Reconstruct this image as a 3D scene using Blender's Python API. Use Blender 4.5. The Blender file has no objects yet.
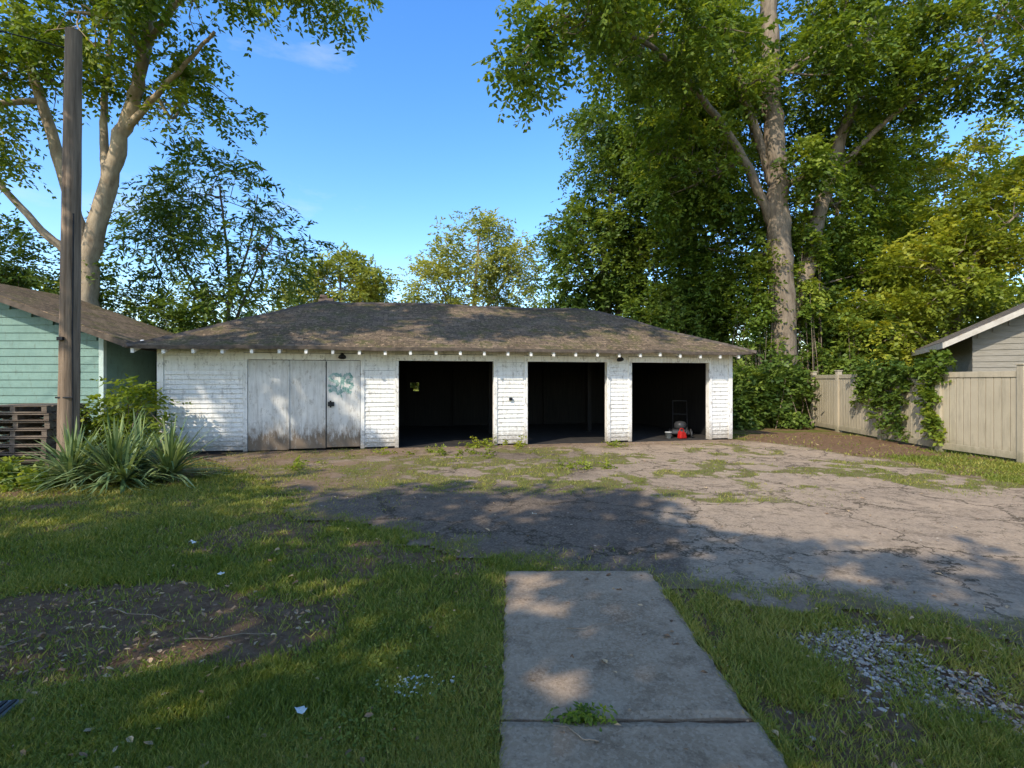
import bpy, math, random
import numpy as np
from mathutils import Vector, Matrix
random.seed(7)
rng = np.random.default_rng(11)
SC = bpy.context.scene
COL = SC.collection

# ------------------------------------------------------------------ utils
def norm(a):
    return a / np.maximum(np.linalg.norm(a, axis=-1, keepdims=True), 1e-9)

def mesh_np(name, V, F, mat=None, parent=None, attrs=None, smooth=False, uv=None):
    V = np.asarray(V, dtype=np.float32); F = np.asarray(F, dtype=np.int32)
    me = bpy.data.meshes.new(name)
    me.vertices.add(len(V)); me.vertices.foreach_set('co', V.ravel())
    k = F.shape[1]
    me.loops.add(F.size); me.loops.foreach_set('vertex_index', F.ravel())
    me.polygons.add(len(F))
    me.polygons.foreach_set('loop_start', np.arange(0, F.size, k, dtype=np.int32))
    me.polygons.foreach_set('loop_total', np.full(len(F), k, dtype=np.int32))
    me.polygons.foreach_set('use_smooth', np.full(len(F), bool(smooth)))
    if attrs:
        for n, a in attrs.items():
            at = me.attributes.new(n, 'FLOAT', 'POINT')
            at.data.foreach_set('value', np.asarray(a, dtype=np.float32))
    if uv is not None:
        l = me.uv_layers.new(name='UVMap')
        l.data.foreach_set('uv', np.asarray(uv, dtype=np.float32)[F.ravel()].ravel())
    me.update(calc_edges=True)
    me.validate()
    ob = bpy.data.objects.new(name, me); COL.objects.link(ob)
    if mat: me.materials.append(mat)
    if parent: ob.parent = parent
    return ob

def empty(name, loc=(0, 0, 0), rz=0):
    e = bpy.data.objects.new(name, None); COL.objects.link(e)
    e.location = loc; e.rotation_euler = (0, 0, rz); e.empty_display_size = .3
    return e

BOXF = np.array([[0,3,2,1],[4,5,6,7],[0,1,5,4],[1,2,6,5],[2,3,7,6],[3,0,4,7]])
class Boxes:
    def __init__(s): s.V = []; s.F = []; s.n = 0
    def box(s, x0, x1, y0, y1, z0, z1, jit=0):
        v = np.array([[x0,y0,z0],[x1,y0,z0],[x1,y1,z0],[x0,y1,z0],[x0,y0,z1],[x1,y0,z1],[x1,y1,z1],[x0,y1,z1]], float)
        if jit: v += rng.normal(0, jit, v.shape)
        s.raw(v)
    def raw(s, v):
        s.V.append(np.asarray(v, float)); s.F.append(BOXF + s.n); s.n += 8
    def make(s, name, mat, parent=None, bevel=0):
        ob = mesh_np(name, np.vstack(s.V), np.vstack(s.F), mat, parent)
        if bevel:
            m = ob.modifiers.new('bevel', 'BEVEL'); m.width = bevel; m.segments = 2; m.limit_method = 'ANGLE'
        return ob

def vnoise(x, y, seed=0):
    xi = np.floor(x).astype(np.int64); yi = np.floor(y).astype(np.int64)
    fx = x - xi; fy = y - yi
    fx = fx*fx*(3-2*fx); fy = fy*fy*(3-2*fy)
    def h(a, b):
        n = (a*374761393 + b*668265263 + seed*1442695041) & 0xffffffff
        n = ((n ^ (n >> 13)) * 1274126177) & 0xffffffff
        n = n ^ (n >> 16)
        return (n & 0xffff) / 65535.0
    return (h(xi,yi)*(1-fx)+h(xi+1,yi)*fx)*(1-fy) + (h(xi,yi+1)*(1-fx)+h(xi+1,yi+1)*fx)*fy
def fbm(x, y, sc=1., o=4, seed=0):
    r = 0; a = .5; t = 0
    for i in range(o):
        r = r + a*vnoise(x*sc, y*sc, seed+i); t += a; a *= .5; sc *= 2.03
    return r/t
def sstep(a, b, x):
    t = np.clip((x-a)/(b-a), 0, 1); return t*t*(3-2*t)
def poly_sd(P, x, y):
    P = np.array(P, float); n = len(P)
    d = np.full(x.shape, 1e9); ins = np.zeros(x.shape, bool)
    for i in range(n):
        ax, ay = P[i]; bx, by = P[(i+1) % n]
        ex, ey = bx-ax, by-ay
        t = np.clip(((x-ax)*ex+(y-ay)*ey)/(ex*ex+ey*ey), 0, 1)
        d = np.minimum(d, np.hypot(x-ax-t*ex, y-ay-t*ey))
        c = ((ay > y) != (by > y)) & (x < (bx-ax)*(y-ay)/((by-ay) if by != ay else 1e-9)+ax)
        ins ^= c
    return np.where(ins, d, -d)

# ------------------------------------------------------------------ materials
class M:
    def __init__(s, name):
        s.m = bpy.data.materials.new(name); s.m.use_nodes = True
        s.t = s.m.node_tree; s.t.nodes.clear()
        s.out = s.n('ShaderNodeOutputMaterial')
        s.b = s.n('ShaderNodeBsdfPrincipled')
        s.l(s.b.outputs[0], s.out.inputs[0])
        s.b.inputs['Roughness'].default_value = .85
        s.b.inputs['Specular IOR Level'].default_value = .2
    def n(s, t, **k):
        nd = s.t.nodes.new(t)
        for a, v in k.items(): setattr(nd, a, v)
        return nd
    def l(s, a, b): s.t.links.new(a, b)
    def coord(s, kind='Object'):
        return s.n('ShaderNodeTexCoord').outputs[kind]
    def mapping(s, src, sc):
        mp = s.n('ShaderNodeMapping'); mp.inputs['Scale'].default_value = sc; s.l(src, mp.inputs[0]); return mp.outputs[0]
    def noise(s, sc, det=4, rough=.6, src=None, out=0):
        nd = s.n('ShaderNodeTexNoise'); nd.inputs['Scale'].default_value = sc
        nd.inputs['Detail'].default_value = det; nd.inputs['Roughness'].default_value = rough
        s.l(src if src is not None else s.coord(), nd.inputs['Vector']); return nd.outputs[out]
    def ramp(s, f, stops):
        r = s.n('ShaderNodeValToRGB'); e = r.color_ramp.elements
        while len(e) < len(stops): e.new(.5)
        for i, (p, c) in enumerate(stops):
            e[i].position = p
            e[i].color = (c, c, c, 1) if isinstance(c, (int, float)) else (*c, 1)
        s.l(f, r.inputs[0]); return r.outputs[0]
    def mix(s, f, a, b, mode='MIX'):
        x = s.n('ShaderNodeMix', data_type='RGBA', blend_type=mode)
        for v, i in ((f, 0), (a, 6), (b, 7)):
            if isinstance(v, (int, float)): x.inputs[i].default_value = v
            elif isinstance(v, tuple): x.inputs[i].default_value = (*v, 1)
            else: s.l(v, x.inputs[i])
        return x.outputs[2]
    def math(s, op, a, b=0., clamp=False):
        x = s.n('ShaderNodeMath', operation=op, use_clamp=clamp)
        for v, i in ((a, 0), (b, 1)):
            if isinstance(v, (int, float)): x.inputs[i].default_value = v
            else: s.l(v, x.inputs[i])
        return x.outputs[0]
    def attr(s, name):
        return s.n('ShaderNodeAttribute', attribute_name=name).outputs['Fac']
    def bump(s, h, strength=.4, dist=.02):
        bp = s.n('ShaderNodeBump'); bp.inputs['Strength'].default_value = strength
        bp.inputs['Distance'].default_value = dist; s.l(h, bp.inputs['Height'])
        s.l(bp.outputs[0], s.b.inputs['Normal'])
    def color(s, c):
        if isinstance(c, tuple): s.b.inputs['Base Color'].default_value = (*c, 1)
        else: s.l(c, s.b.inputs['Base Color'])
    def zc(s):
        sp = s.n('ShaderNodeSeparateXYZ'); s.l(s.coord(), sp.inputs[0]); return sp.outputs

def simple(name, c1, c2, sc=6, rough=.85, bump=.3, bs=40, stretch=(1,1,1)):
    k = M(name); src = k.mapping(k.coord(), stretch)
    k.color(k.ramp(k.noise(sc, 5, .65, src), [(.3, c1), (.7, c2)]))
    k.b.inputs['Roughness'].default_value = rough
    if bump: k.bump(k.noise(bs, 4, .6, src), bump, .01)
    return k.m

def leaf_mat(name, dark, mid, light, trans=.35):
    k = M(name)
    c = k.ramp(k.attr('tone'), [(0, dark), (.5, mid), (1, light)])
    k.color(c); k.b.inputs['Roughness'].default_value = .45
    k.b.inputs['Specular IOR Level'].default_value = .22
    tr = k.n('ShaderNodeBsdfTranslucent')
    k.l(k.mix(1., c, (1.9, 1.7, .7), 'MULTIPLY'), tr.inputs[0])
    mx = k.n('ShaderNodeMixShader'); mx.inputs[0].default_value = trans
    k.l(k.b.outputs[0], mx.inputs[1]); k.l(tr.outputs[0], mx.inputs[2]); k.l(mx.outputs[0], k.out.inputs[0])
    return k.m

def white_paint(name, base=(.84,.81,.74), dirt=.5, peel=.5):
    k = M(name); z = k.zc()
    src = k.coord()
    n1 = k.noise(1.6, 6, .7, src)
    n2 = k.noise(14, 5, .7, k.mapping(src, (1, 1, 2.2)))
    streak = k.noise(7, 5, .7, k.mapping(src, (2.2, 2.2, .25)))
    c = k.mix(k.ramp(n1, [(.35, 0.), (.7, .5)]), base, (base[0]*.76, base[1]*.75, base[2]*.70))
    c = k.mix(k.ramp(streak, [(.48, 0.), (.72, .6*dirt)]), c, (.34, .29, .22))
    low = k.math('ADD', k.math('MULTIPLY', z[2], -1.2), k.math('MULTIPLY', n2, 1.2))
    c = k.mix(k.ramp(low, [(.02, 0.), (.5, 1.1*dirt)]), c, (.22, .175, .12))
    pl = k.ramp(k.noise(9, 7, .75, k.mapping(src, (1.3, 1.3, .7))), [(.55, 0.), (.60, peel)])
    c = k.mix(pl, c, (.30, .255, .20))
    k.color(c); k.b.inputs['Roughness'].default_value = .6
    k.bump(k.noise(30, 5, .7), .25, .006)
    return k.m

m_white = white_paint('white_clapboard_paint', dirt=.7, peel=.5)
m_trim = white_paint('white_trim_paint', dirt=.7, peel=.6)
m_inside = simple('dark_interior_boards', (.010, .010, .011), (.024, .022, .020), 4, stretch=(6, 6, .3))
m_slabin = simple('dirty_shaded_garage_floor', (.025, .022, .02), (.05, .045, .038), 3)  # dirt floor, colour darkened to stand for shade inside the bays
m_bark = simple('bark_dark', (.12, .09, .062), (.30, .235, .165), 9, bump=1., bs=14, stretch=(1, 1, .25))
m_barkl = simple('bark_light', (.20, .145, .09), (.52, .41, .27), 4, bump=.8, bs=16, stretch=(1, 1, .4))
m_pole = simple('weathered_pole_wood', (.11, .075, .048), (.32, .23, .155), 8, bump=.9, bs=20, stretch=(2.5, 2.5, .12))
m_pallet = simple('weathered_pallet_wood', (.08, .06, .045), (.22, .17, .125), 7, bump=.5, bs=30, stretch=(.4, 2, 2))
m_black = simple('black_metal', (.01, .01, .012), (.03, .03, .03), 10, rough=.5, bump=0)

def door_paint():
    k = M('peeling_door_paint'); z = k.zc(); src = k.coord()
    n2 = k.noise(5, 7, .75, k.mapping(src, (2.5, 2.5, .7)))
    n1 = k.noise(1.3, 4, .6, src)
    c = k.mix(k.ramp(n1, [(.35, 0.), (.65, .8)]), (.74, .71, .64), (.50, .48, .43))
    st = k.noise(5, 6, .75, k.mapping(src, (3, 3, .22)))
    c = k.mix(k.ramp(st, [(.46, 0.), (.70, .65)]), c, (.36, .32, .26))
    low = k.math('ADD', k.math('MULTIPLY', z[2], -1.1), k.math('MULTIPLY', n2, 1.5))
    c = k.mix(k.ramp(low, [(.0, 0.), (.25, .45), (.42, .95)]), c, (.17, .12, .075))
    pl = k.ramp(k.noise(6, 8, .8, k.mapping(src, (1.6, 1.6, .8))), [(.55, 0.), (.60, .6)])
    c = k.mix(pl, c, (.32, .28, .22))
    k.color(c); k.b.inputs['Roughness'].default_value = .6
    k.bump(n2, .35, .01); return k.m
m_door = door_paint()

def shingles(name, c1, c2, moss=.5):
    k = M(name); uv = k.n('ShaderNodeUVMap').outputs[0]
    br = k.n('ShaderNodeTexBrick'); k.l(uv, br.inputs['Vector'])
    br.inputs['Scale'].default_value = 1.; br.inputs['Brick Width'].default_value = .26
    br.inputs['Row Height'].default_value = .135; br.inputs['Mortar Size'].default_value = .006
    br.inputs['Color1'].default_value = (*c1, 1); br.inputs['Color2'].default_value = (*c2, 1)
    br.inputs['Mortar'].default_value = (.02, .016, .013, 1)
    src = k.coord()
    c = k.mix(k.ramp(k.noise(.9, 5, .7, src), [(.38, 0.), (.62, .8)]), br.outputs['Color'], (c1[0]*.42, c1[1]*.42, c1[2]*.38))  # dark blotches in the colour add to the roof's dappled shade
    c = k.mix(k.ramp(k.noise(2.3, 7, .75, src), [(.49, 0.), (.60, moss)]), c, (.10, .095, .03))
    c = k.mix(k.ramp(k.noise(12, 6, .8, src), [(.54, 0.), (.62, .85)]), c, (.42, .29, .17))
    k.color(c); k.b.inputs['Roughness'].default_value = .9; k.b.inputs['Specular IOR Level'].default_value = .1
    h = k.math('ADD', k.math('MULTIPLY', br.outputs['Fac'], -1.), k.noise(25, 6, .8, src))
    k.bump(h, .9, .03); return k.m
m_roof = shingles('mossy_brown_shingles', (.25, .18, .115), (.13, .095, .065), .7)
m_roof2 = shingles('neighbour_shingles', (.2, .18, .16), (.13, .12, .11), .2)

# ------------------------------------------------------------------ ground masks
DRIVE = [(-.1,4.25),(-.7,4.95),(-1.4,5.45),(-2.4,6.1),(-3.2,7.1),(-3.9,8.2),(-5.0,9.3),(-6.2,10.4),(-6.6,11.6),(-5,18),(5,20.5),(6.2,14.3),
         (7.0,13.2),(7.5,11),(7.9,8),(9.2,6.3),(15,4.5),(15,1.2),(6.2,2.0),(3.3,3.22),(2.2,3.62),(1.2,4.08)]
PATCH = [(-.1,4.1),(1.2,4.1),(1.5,4.5),(1.75,5.6),(2.05,7.0),(1.7,7.9),(-1.2,8.2),(-2.7,7.3),(-2.6,6.0),(-1.4,5.3),(-.6,4.8)]
ANG = 0.2083  # garage yaw
G0 = np.array([-7.63, 11.24])
cA, sA = math.cos(ANG), math.sin(ANG)
def g_local(x, y):
    dx, dy = x-G0[0], y-G0[1]
    return dx*cA+dy*sA, -dx*sA+dy*cA
def f_drive(x, y):
    return poly_sd(DRIVE, x, y) + (fbm(x, y, 1.6, 4, 3)-.5)*.9
def f_hard(x, y):
    return sstep(-.1, .12, poly_sd(PATCH, x, y) + (fbm(x, y, 2.2, 4, 5)-.5)*.6)
def f_patch(x, y):
    soft = sstep(3.4, .2, x)*sstep(6, 7.5, y)*(.35+.5*sstep(.4, .6, fbm(x, y, .9, 4, 6)))
    return np.maximum(f_hard(x, y), soft)
def f_dirt(x, y):
    e = ((x+2.65)/1.45)**2 + ((y-3.4)/.68)**2
    d = sstep(1.35, .5, e + (fbm(x, y, 2.3, 4, 9)-.5)*1.9)*.93
    t, q = g_local(x, y)
    strip = sstep(1.9, .8, -q + (fbm(x, y, 1.4, 3, 12)-.5)*1.4) * sstep(6.5, 5., t) * sstep(-3, -1.5, t)
    rm = sstep(1.2, .6, ((x-8.3)/2.0)**2+((y-13.6)/2.8)**2 + (fbm(x, y, 1.4, 4, 15)-.5)*1.3)*.9
    bare = sstep(.58, .72, fbm(x, y, 1.1, 5, 21))*.6
    return np.clip(np.maximum.reduce([d, strip, rm, bare]), 0, 1)
def f_gravel(x, y):
    s = np.clip((y-1.6)/1.9, 0, 1)
    cx = 2.75 - .9*s
    return sstep(.55, .15, np.abs(x-cx)+(fbm(x, y, 3, 3, 31)-.5)*.6) * sstep(3.45, 3.2, y)
def f_weed(x, y):
    n = fbm(x, y, 1.1, 4, 41)
    t, q = g_local(x, y)
    left = sstep(2.8, -.8, x)
    far = sstep(6.8, 8.2, y) * sstep(-.3, -.9, q) * sstep(.51-.18*left, .61-.15*left, n)
    lw = sstep(-.8, -2.2, x)*sstep(.34, .46, n)*(1-f_hard(x, y)*.7)
    line = sstep(.45, .12, np.abs(y-(8.05-.42*(x-.2)*.8)+(fbm(x, y, 1.5, 3, 43)-.5)*.9)) * sstep(-1.5, 0, x) * sstep(4.6, 2.5, x)*.95
    line2 = sstep(.16, .03, np.abs(y-9.6+.35*(x-3)+(fbm(x, y, 1.2, 3, 47)-.5)*1.2)) * sstep(.5, 1.5, x)*.8
    edge = sstep(.7, .0, f_drive(x, y))*.85
    return np.clip(np.maximum.reduce([far, line, line2, edge, lw])*sstep(.3, .5, fbm(x, y, 4.5, 3, 44)), 0, 1)
def in_walk(x, y):
    return (x > -.045) & (x < 1.135) & (y < 4.33)
def f_grass(x, y):
    dr = f_drive(x, y)
    g = np.where(dr > .05, f_weed(x, y)*.85, (1-.95*f_dirt(x, y)))
    g = g*(1-.8*f_gravel(x, y))
    patchy = .45+.55*sstep(.36, .55, fbm(x, y, 3.2, 4, 51))
    g = g*patchy
    right = (x > 1.2) & (y < 4.3)
    g = np.where(right, g*(.2+.8*sstep(.42, .6, fbm(x, y, 2.5, 3, 53))), g)
    g = np.where(in_walk(x, y), 0, g)
    t, q = g_local(x, y)
    g = np.where((t > 0) & (t < 13.87) & (q > -.02) & (q < 6), 0, g)
    return g

# ground sheet
def grid(xs, ys):
    X, Y = np.meshgrid(xs, ys); nx = len(xs); ny = len(ys)
    i = np.arange(nx-1); j = np.arange(ny-1)
    I, J = np.meshgrid(i, j); a = (J*nx+I).ravel()
    return X.ravel(), Y.ravel(), np.stack([a, a+1, a+1+nx, a+nx], 1)
far = np.array([24, 32, 45, 70, 120, 250, 500.])
xs = np.concatenate([-far[::-1], np.arange(-18, 18.01, .09), far])
ys = np.concatenate([[-500, -200, -80, -30, -12, -4], np.arange(0.5, 22.01, .09), far])
X, Y, F = grid(xs, ys)
near = (np.abs(X) < 18.1) & (Y > .4) & (Y < 22.1)
ga = np.where(near, f_grass(X, Y), .75)
da = f_drive(X, Y)
Z = np.where(near, (fbm(X, Y, 1.2, 4, 60)-.5)*.05*sstep(0, .5, -da), 0)
Z = np.where((da > -.05) & near, -.012, Z)
wd = np.maximum(np.abs(X-.545)-.6, 0)
Z = np.where(near & (Y < 4.45), Z*sstep(0, .5, wd)+.004*(1-sstep(0, .3, wd)), Z)
k = M('lawn_and_soil'); src = k.coord()
gcol = k.ramp(k.noise(3.5, 6, .7, src), [(.3, (.08, .09, .016)), (.6, (.14, .155, .028)), (.8, (.23, .19, .055))])
soil = k.ramp(k.noise(9, 8, .75, src), [(.3, (.11, .062, .034)), (.55, (.22, .135, .078)), (.75, (.34, .225, .135))])
fac = k.ramp(k.math('ADD', k.attr('grass'), k.math('MULTIPLY', k.math('SUBTRACT', k.noise(22, 5, .7, src), .5), 1.1)), [(.3, 0.), (.75, .9)])
k.color(k.mix(fac, soil, gcol)); k.bump(k.noise(45, 8, .8, src), .9, .03)
k.b.inputs['Roughness'].default_value = .95; k.b.inputs['Specular IOR Level'].default_value = .05
mesh_np('ground', np.stack([X, Y, Z], 1), F, k.m, attrs={'grass': ga}, smooth=True)

# driveway
X, Y, F = grid(np.arange(-8, 16, .07), np.arange(.9, 21, .07))
d = f_drive(X, Y)
keep = (d[F] > -.02).all(1)
t, q = g_local(X, Y)
keep &= ~((q[F] > .05).any(1) & (t[F] > -.3).any(1) & (t[F] < 14.1).any(1))
keep &= ~(in_walk(X, Y)[F]).all(1)
F = F[keep]; used = np.unique(F); rm = -np.ones(len(X), int); rm[used] = np.arange(len(used)); F = rm[F]
X, Y, d = X[used], Y[used], d[used]
Z = .008 + .010*sstep(0, .4, d) + (fbm(X, Y, .7, 3, 70)-.5)*.02*sstep(0, .5, d)
k = M('old_asphalt'); src = k.coord()
def cracks(sc, warp, wsc):
    vor = k.n('ShaderNodeTexVoronoi', feature='DISTANCE_TO_EDGE'); vor.inputs['Scale'].default_value = sc
    ws = k.n('ShaderNodeVectorMath', operation='ADD'); k.l(src, ws.inputs[0])
    wn = k.n('ShaderNodeVectorMath', operation='SCALE'); wn.inputs['Scale'].default_value = warp
    k.l(k.noise(wsc, 6, .75, src, 1), wn.inputs[0]); k.l(wn.outputs[0], ws.inputs[1]); k.l(ws.outputs[0], vor.inputs['Vector'])
    return vor.outputs['Distance']
v1 = cracks(.75, .9, 1.6); v2 = cracks(2.2, .6, 3.)
stone = k.n('ShaderNodeTexVoronoi'); stone.inputs['Scale'].default_value = 55; k.l(src, stone.inputs['Vector'])
old = k.mix(k.ramp(k.noise(1.3, 6, .7, src), [(.35, 0.), (.65, 1.)]), (.40, .295, .19), (.25, .19, .13))
old = k.mix(k.ramp(stone.outputs['Color'], [(.2, 0.), (.9, .6)]), old, (.52, .39, .26))
old = k.mix(k.ramp(k.noise(4, 7, .8, src), [(.50, 0.), (.64, .7)]), old, (.16, .12, .08))
drk = k.mix(k.ramp(k.noise(2.6, 7, .75, src), [(.3, 0.), (.75, 1.)]), (.10, .076, .054), (.19, .143, .10))
drk = k.mix(k.ramp(stone.outputs['Color'], [(.45, 0.), (.95, .55)]), drk, (.34, .26, .18))
c = k.mix(k.attr('dark'), old, drk)
crk = k.math('MULTIPLY', k.ramp(v1, [(.004, .85), (.018, 0.)]), k.ramp(k.noise(.9, 3, .6, src), [(.36, 0.), (.48, 1.)]))
crk2 = k.math('MULTIPLY', k.ramp(v2, [(.006, .75), (.024, 0.)]), k.ramp(k.noise(.7, 3, .6, src), [(.46, 0.), (.56, 1.)]))
c = k.mix(k.math('MAXIMUM', crk, crk2), c, (.05, .04, .025))
gf = k.ramp(k.math('ADD', k.attr('weed'), k.math('MULTIPLY', k.math('SUBTRACT', k.noise(16, 6, .75, src), .5), 1.2)), [(.28, 0.), (.65, .88)])
c = k.mix(gf, c, k.ramp(k.noise(8, 6, .7, src), [(.35, (.15, .105, .05)), (.6, (.14, .15, .035))]))
c = k.mix(k.math('MULTIPLY', k.attr('dirt'), .8), c, k.ramp(k.noise(11, 7, .75, src), [(.3, (.12, .075, .042)), (.7, (.30, .205, .125))]))
k.color(c); k.bump(k.math('ADD', k.noise(60, 6, .8, src), k.math('MULTIPLY', k.ramp(v1, [(0, 0.), (.02, 1.)]), .6)), .8, .015)
k.b.inputs['Roughness'].default_value = .95; k.b.inputs['Specular IOR Level'].default_value = .05
t, q = g_local(X, Y)
dirta = np.maximum(f_dirt(X, Y)*sstep(-3.2, -1.2, q)*sstep(8, 4.5, t), sstep(-1.2, -.25, q)*.7)
dirta = np.maximum(dirta, sstep(.5, 0, d)*.9)
dirta = np.maximum(dirta, sstep(-1.2, -2.8, X)*(1-f_hard(X, Y))*sstep(.35, .6, fbm(X, Y, 1.5, 4, 77)))
mesh_np('driveway', np.stack([X, Y, Z], 1), F, k.m, attrs={'dark': f_patch(X, Y), 'weed': f_weed(X, Y), 'dirt': dirta}, smooth=True)

# walkway slabs
k = M('old_concrete'); src = k.coord()
c = k.ramp(k.noise(2.2, 7, .72, src), [(.3, (.26, .18, .108)), (.7, (.46, .33, .21))])
st = k.n('ShaderNodeTexVoronoi'); st.inputs['Scale'].default_value = 70; k.l(src, st.inputs['Vector'])
c = k.mix(k.ramp(st.outputs['Color'], [(.35, 0.), (.9, .5)]), c, (.56, .42, .28))
c = k.mix(k.ramp(k.noise(5, 6, .8, src), [(.52, 0.), (.68, .7)]), c, (.15, .10, .06))
c = k.mix(k.ramp(k.noise(38, 4, .7, src), [(.60, 0.), (.68, .5)]), c, (.12, .085, .055))
ck = k.n('ShaderNodeTexVoronoi', feature='DISTANCE_TO_EDGE'); ck.inputs['Scale'].default_value = .45
w2 = k.n('ShaderNodeVectorMath', operation='ADD'); k.l(src, w2.inputs[0])
w3 = k.n('ShaderNodeVectorMath', operation='SCALE'); w3.inputs['Scale'].default_value = .4; k.l(k.noise(4, 5, .7, src, 1), w3.inputs[0]); k.l(w3.outputs[0], w2.inputs[1]); k.l(w2.outputs[0], ck.inputs['Vector'])
c = k.mix(k.ramp(ck.outputs['Distance'], [(.001, .5), (.004, 0.)]), c, (.07, .055, .04))
k.color(c); k.bump(k.noise(80, 6, .8, src), .9, .012); m_conc = k.m
k.b.inputs['Specular IOR Level'].default_value = .05
walk = empty('walkway')
def slabv(xa, xb, y0, y1, z0):
    nx, ny = 26, max(6, int((y1-y0)/.05)); xs_ = np.linspace(xa, xb, nx); ys_ = np.linspace(y0, y1, ny)
    X, Y, Fq = grid(xs_, ys_); ex = np.minimum(X-xa, xb-X); ey = np.minimum(Y-y0, y1-Y)
    edge = (ex < 1e-6) | (ey < 1e-6)
    nn_ = fbm(X+9, Y+9, 7, 3, 101)-.5
    Z = np.full(X.shape, z0)+(fbm(X, Y, 1.5, 3, 102)-.5)*.008
    cx, cy = (xa+xb)/2, (y0+y1)/2
    sx = np.where(ex < 1e-6, -np.sign(X-cx)*np.abs(nn_)*.10, 0); sy = np.where(ey < 1e-6, -np.sign(Y-cy)*np.abs(nn_)*.05, 0)
    Z = np.where(edge, Z-.010, Z)
    top = np.stack([X+sx, Y+sy, Z], 1)
    idx = np.concatenate([np.arange(nx), np.arange(1, ny)*nx+nx-1, (ny-1)*nx+np.arange(nx-2, -1, -1), np.arange(ny-2, 0, -1)*nx])
    low = top[idx].copy(); low[:, 2] = -.06; n0 = len(top); m = len(idx); i = np.arange(m); j = (i+1) % m
    sk = np.stack([idx[i], n0+i, n0+j, idx[j]], 1)
    return np.vstack([top, low]), np.vstack([Fq, sk])
for i, (y0, y1, z) in enumerate(((2.43, 4.33, .028), (.62, 2.405, .036), (-1.2, .6, .028), (-3, -1.22, .028))):
    V, Fq = slabv(-.06, 1.15, y0, y1, z); mesh_np('slab_%d' % (i+1), V, Fq, m_conc, walk)

# ------------------------------------------------------------------ grass blades
def grass_blades(name, n, ymin, ymax, xr, mat, hscale=1.):
    u = rng.random(n*3)
    y = 1/(1/ymin - u*(1/ymin-1/ymax))
    x = (rng.random(n*3)*2-1)*y*1.06
    ok = (np.abs(x) < xr) & (rng.random(n*3) < f_grass(x, y)**1.3)
    x, y = x[ok][:n], y[ok][:n]; n = len(x)
    h = (.012+.024*rng.random(n)**1.6)*(.6+.9*fbm(x, y, 1.7, 3, 80))*hscale*(1+.04*y)
    w = (.0024+.0009*y)*(.7+.6*rng.random(n))
    th = rng.random(n)*6.283; lean = h*(.4+1.6*rng.random(n)); lt = rng.random(n)*6.283
    z0 = np.full(n, -.008)
    b = np.stack([x, y, z0], 1); s = np.stack([np.cos(th)*w, np.sin(th)*w, np.zeros(n)], 1)
    tip = b+np.stack([np.cos(lt)*lean, np.sin(lt)*lean, h+.02], 1)
    V = np.stack([b-s, b+s, tip], 1).reshape(-1, 3)
    tone = np.clip(.15+.8*fbm(x, y, 1.1, 4, 85)+rng.normal(0, .22, n), 0, 1)
    return mesh_np(name, V, np.arange(3*n).reshape(-1, 3), mat, attrs={'tone': np.repeat(tone, 3)})
m_grass = leaf_mat('grass_blade', (.085, .12, .016), (.18, .215, .032), (.38, .32, .085), .3)
grass_blades('lawn_grass', 300000, 1.9, 15.5, 13, m_grass)

def scatter_quads(name, x, y, z, size, mat, tone, tilt=.5, asp=.6):
    n = len(x); th = rng.random(n)*6.283
    d = np.stack([np.cos(th), np.sin(th), rng.normal(0, tilt, n)], 1); d = norm(d)*size[:, None]
    s = np.stack([-np.sin(th), np.cos(th), rng.normal(0, tilt, n)], 1); s = norm(s)*size[:, None]*asp
    c = np.stack([x, y, z], 1)
    V = np.stack([c-d, c+s*.9, c+d, c-s], 1).reshape(-1, 3)
    return mesh_np(name, V, np.arange(4*n).reshape(-1, 4), mat, attrs={'tone': np.repeat(tone, 4)})
def curled_leaves(name, x, y, z, size, mat, tone):
    n = len(x); th = rng.random(n)*6.283
    d = np.stack([np.cos(th), np.sin(th), rng.normal(0, .2, n)], 1); s = np.stack([-np.sin(th), np.cos(th), np.zeros(n)], 1)
    c = np.stack([x, y, z], 1); sz = size[:, None]; up = np.array([0, 0, 1.])[None]
    r = lambda a, b: (a+(b-a)*rng.random(n))[:, None]
    P = [c-d*sz, c-d*sz*r(.2, .5)+s*sz*r(.3, .7)+up*sz*r(.0, .5), c+d*sz*r(.2, .6)+s*sz*r(.2, .6)+up*sz*r(0, .6), c+d*sz*r(.8, 1.1)+up*sz*r(0, .3),
         c+d*sz*r(.2, .6)-s*sz*r(.2, .6)+up*sz*r(0, .6), c-d*sz*r(.2, .5)-s*sz*r(.3, .7)+up*sz*r(.0, .5)]
    V = np.stack(P, 1).reshape(-1, 3); b = np.arange(n)[:, None]*6
    Fq = np.concatenate([b+np.array([[0, 1, 2, 3]]), b+np.array([[0, 3, 4, 5]])])
    return mesh_np(name, V, Fq, mat, attrs={'tone': np.repeat(tone, 6)})
n = 70000
y = 1/(1/1.9-rng.random(n)*(1/1.9-1/9)); x = (rng.random(n)*2-1)*y*1.05
ok = (rng.random(n) < (f_grass(x, y)+.1*(f_drive(x, y) < 0))*sstep(.35, .6, fbm(x, y, 2, 3, 90))) & ~in_walk(x, y); x, y = x[ok], y[ok]
scatter_quads('clover_weeds', x, y, .010+rng.random(len(x))*.022, .005+.008*rng.random(len(x)), m_grass, rng.random(len(x))*.7, .5, .8)
m_dead = leaf_mat('dead_leaf', (.15, .085, .045), (.31, .19, .10), (.50, .36, .20), .1)
n = 12000
y = 1/(1/1.9-rng.random(n)*(1/1.9-1/16)); x = (rng.random(n)*2-1)*y*1.05
t, q = g_local(x, y); dirt = np.maximum(f_dirt(x, y)*(1+.5*(y > 9)), sstep(-1.3, -.2, q)*(t > -1))
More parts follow.
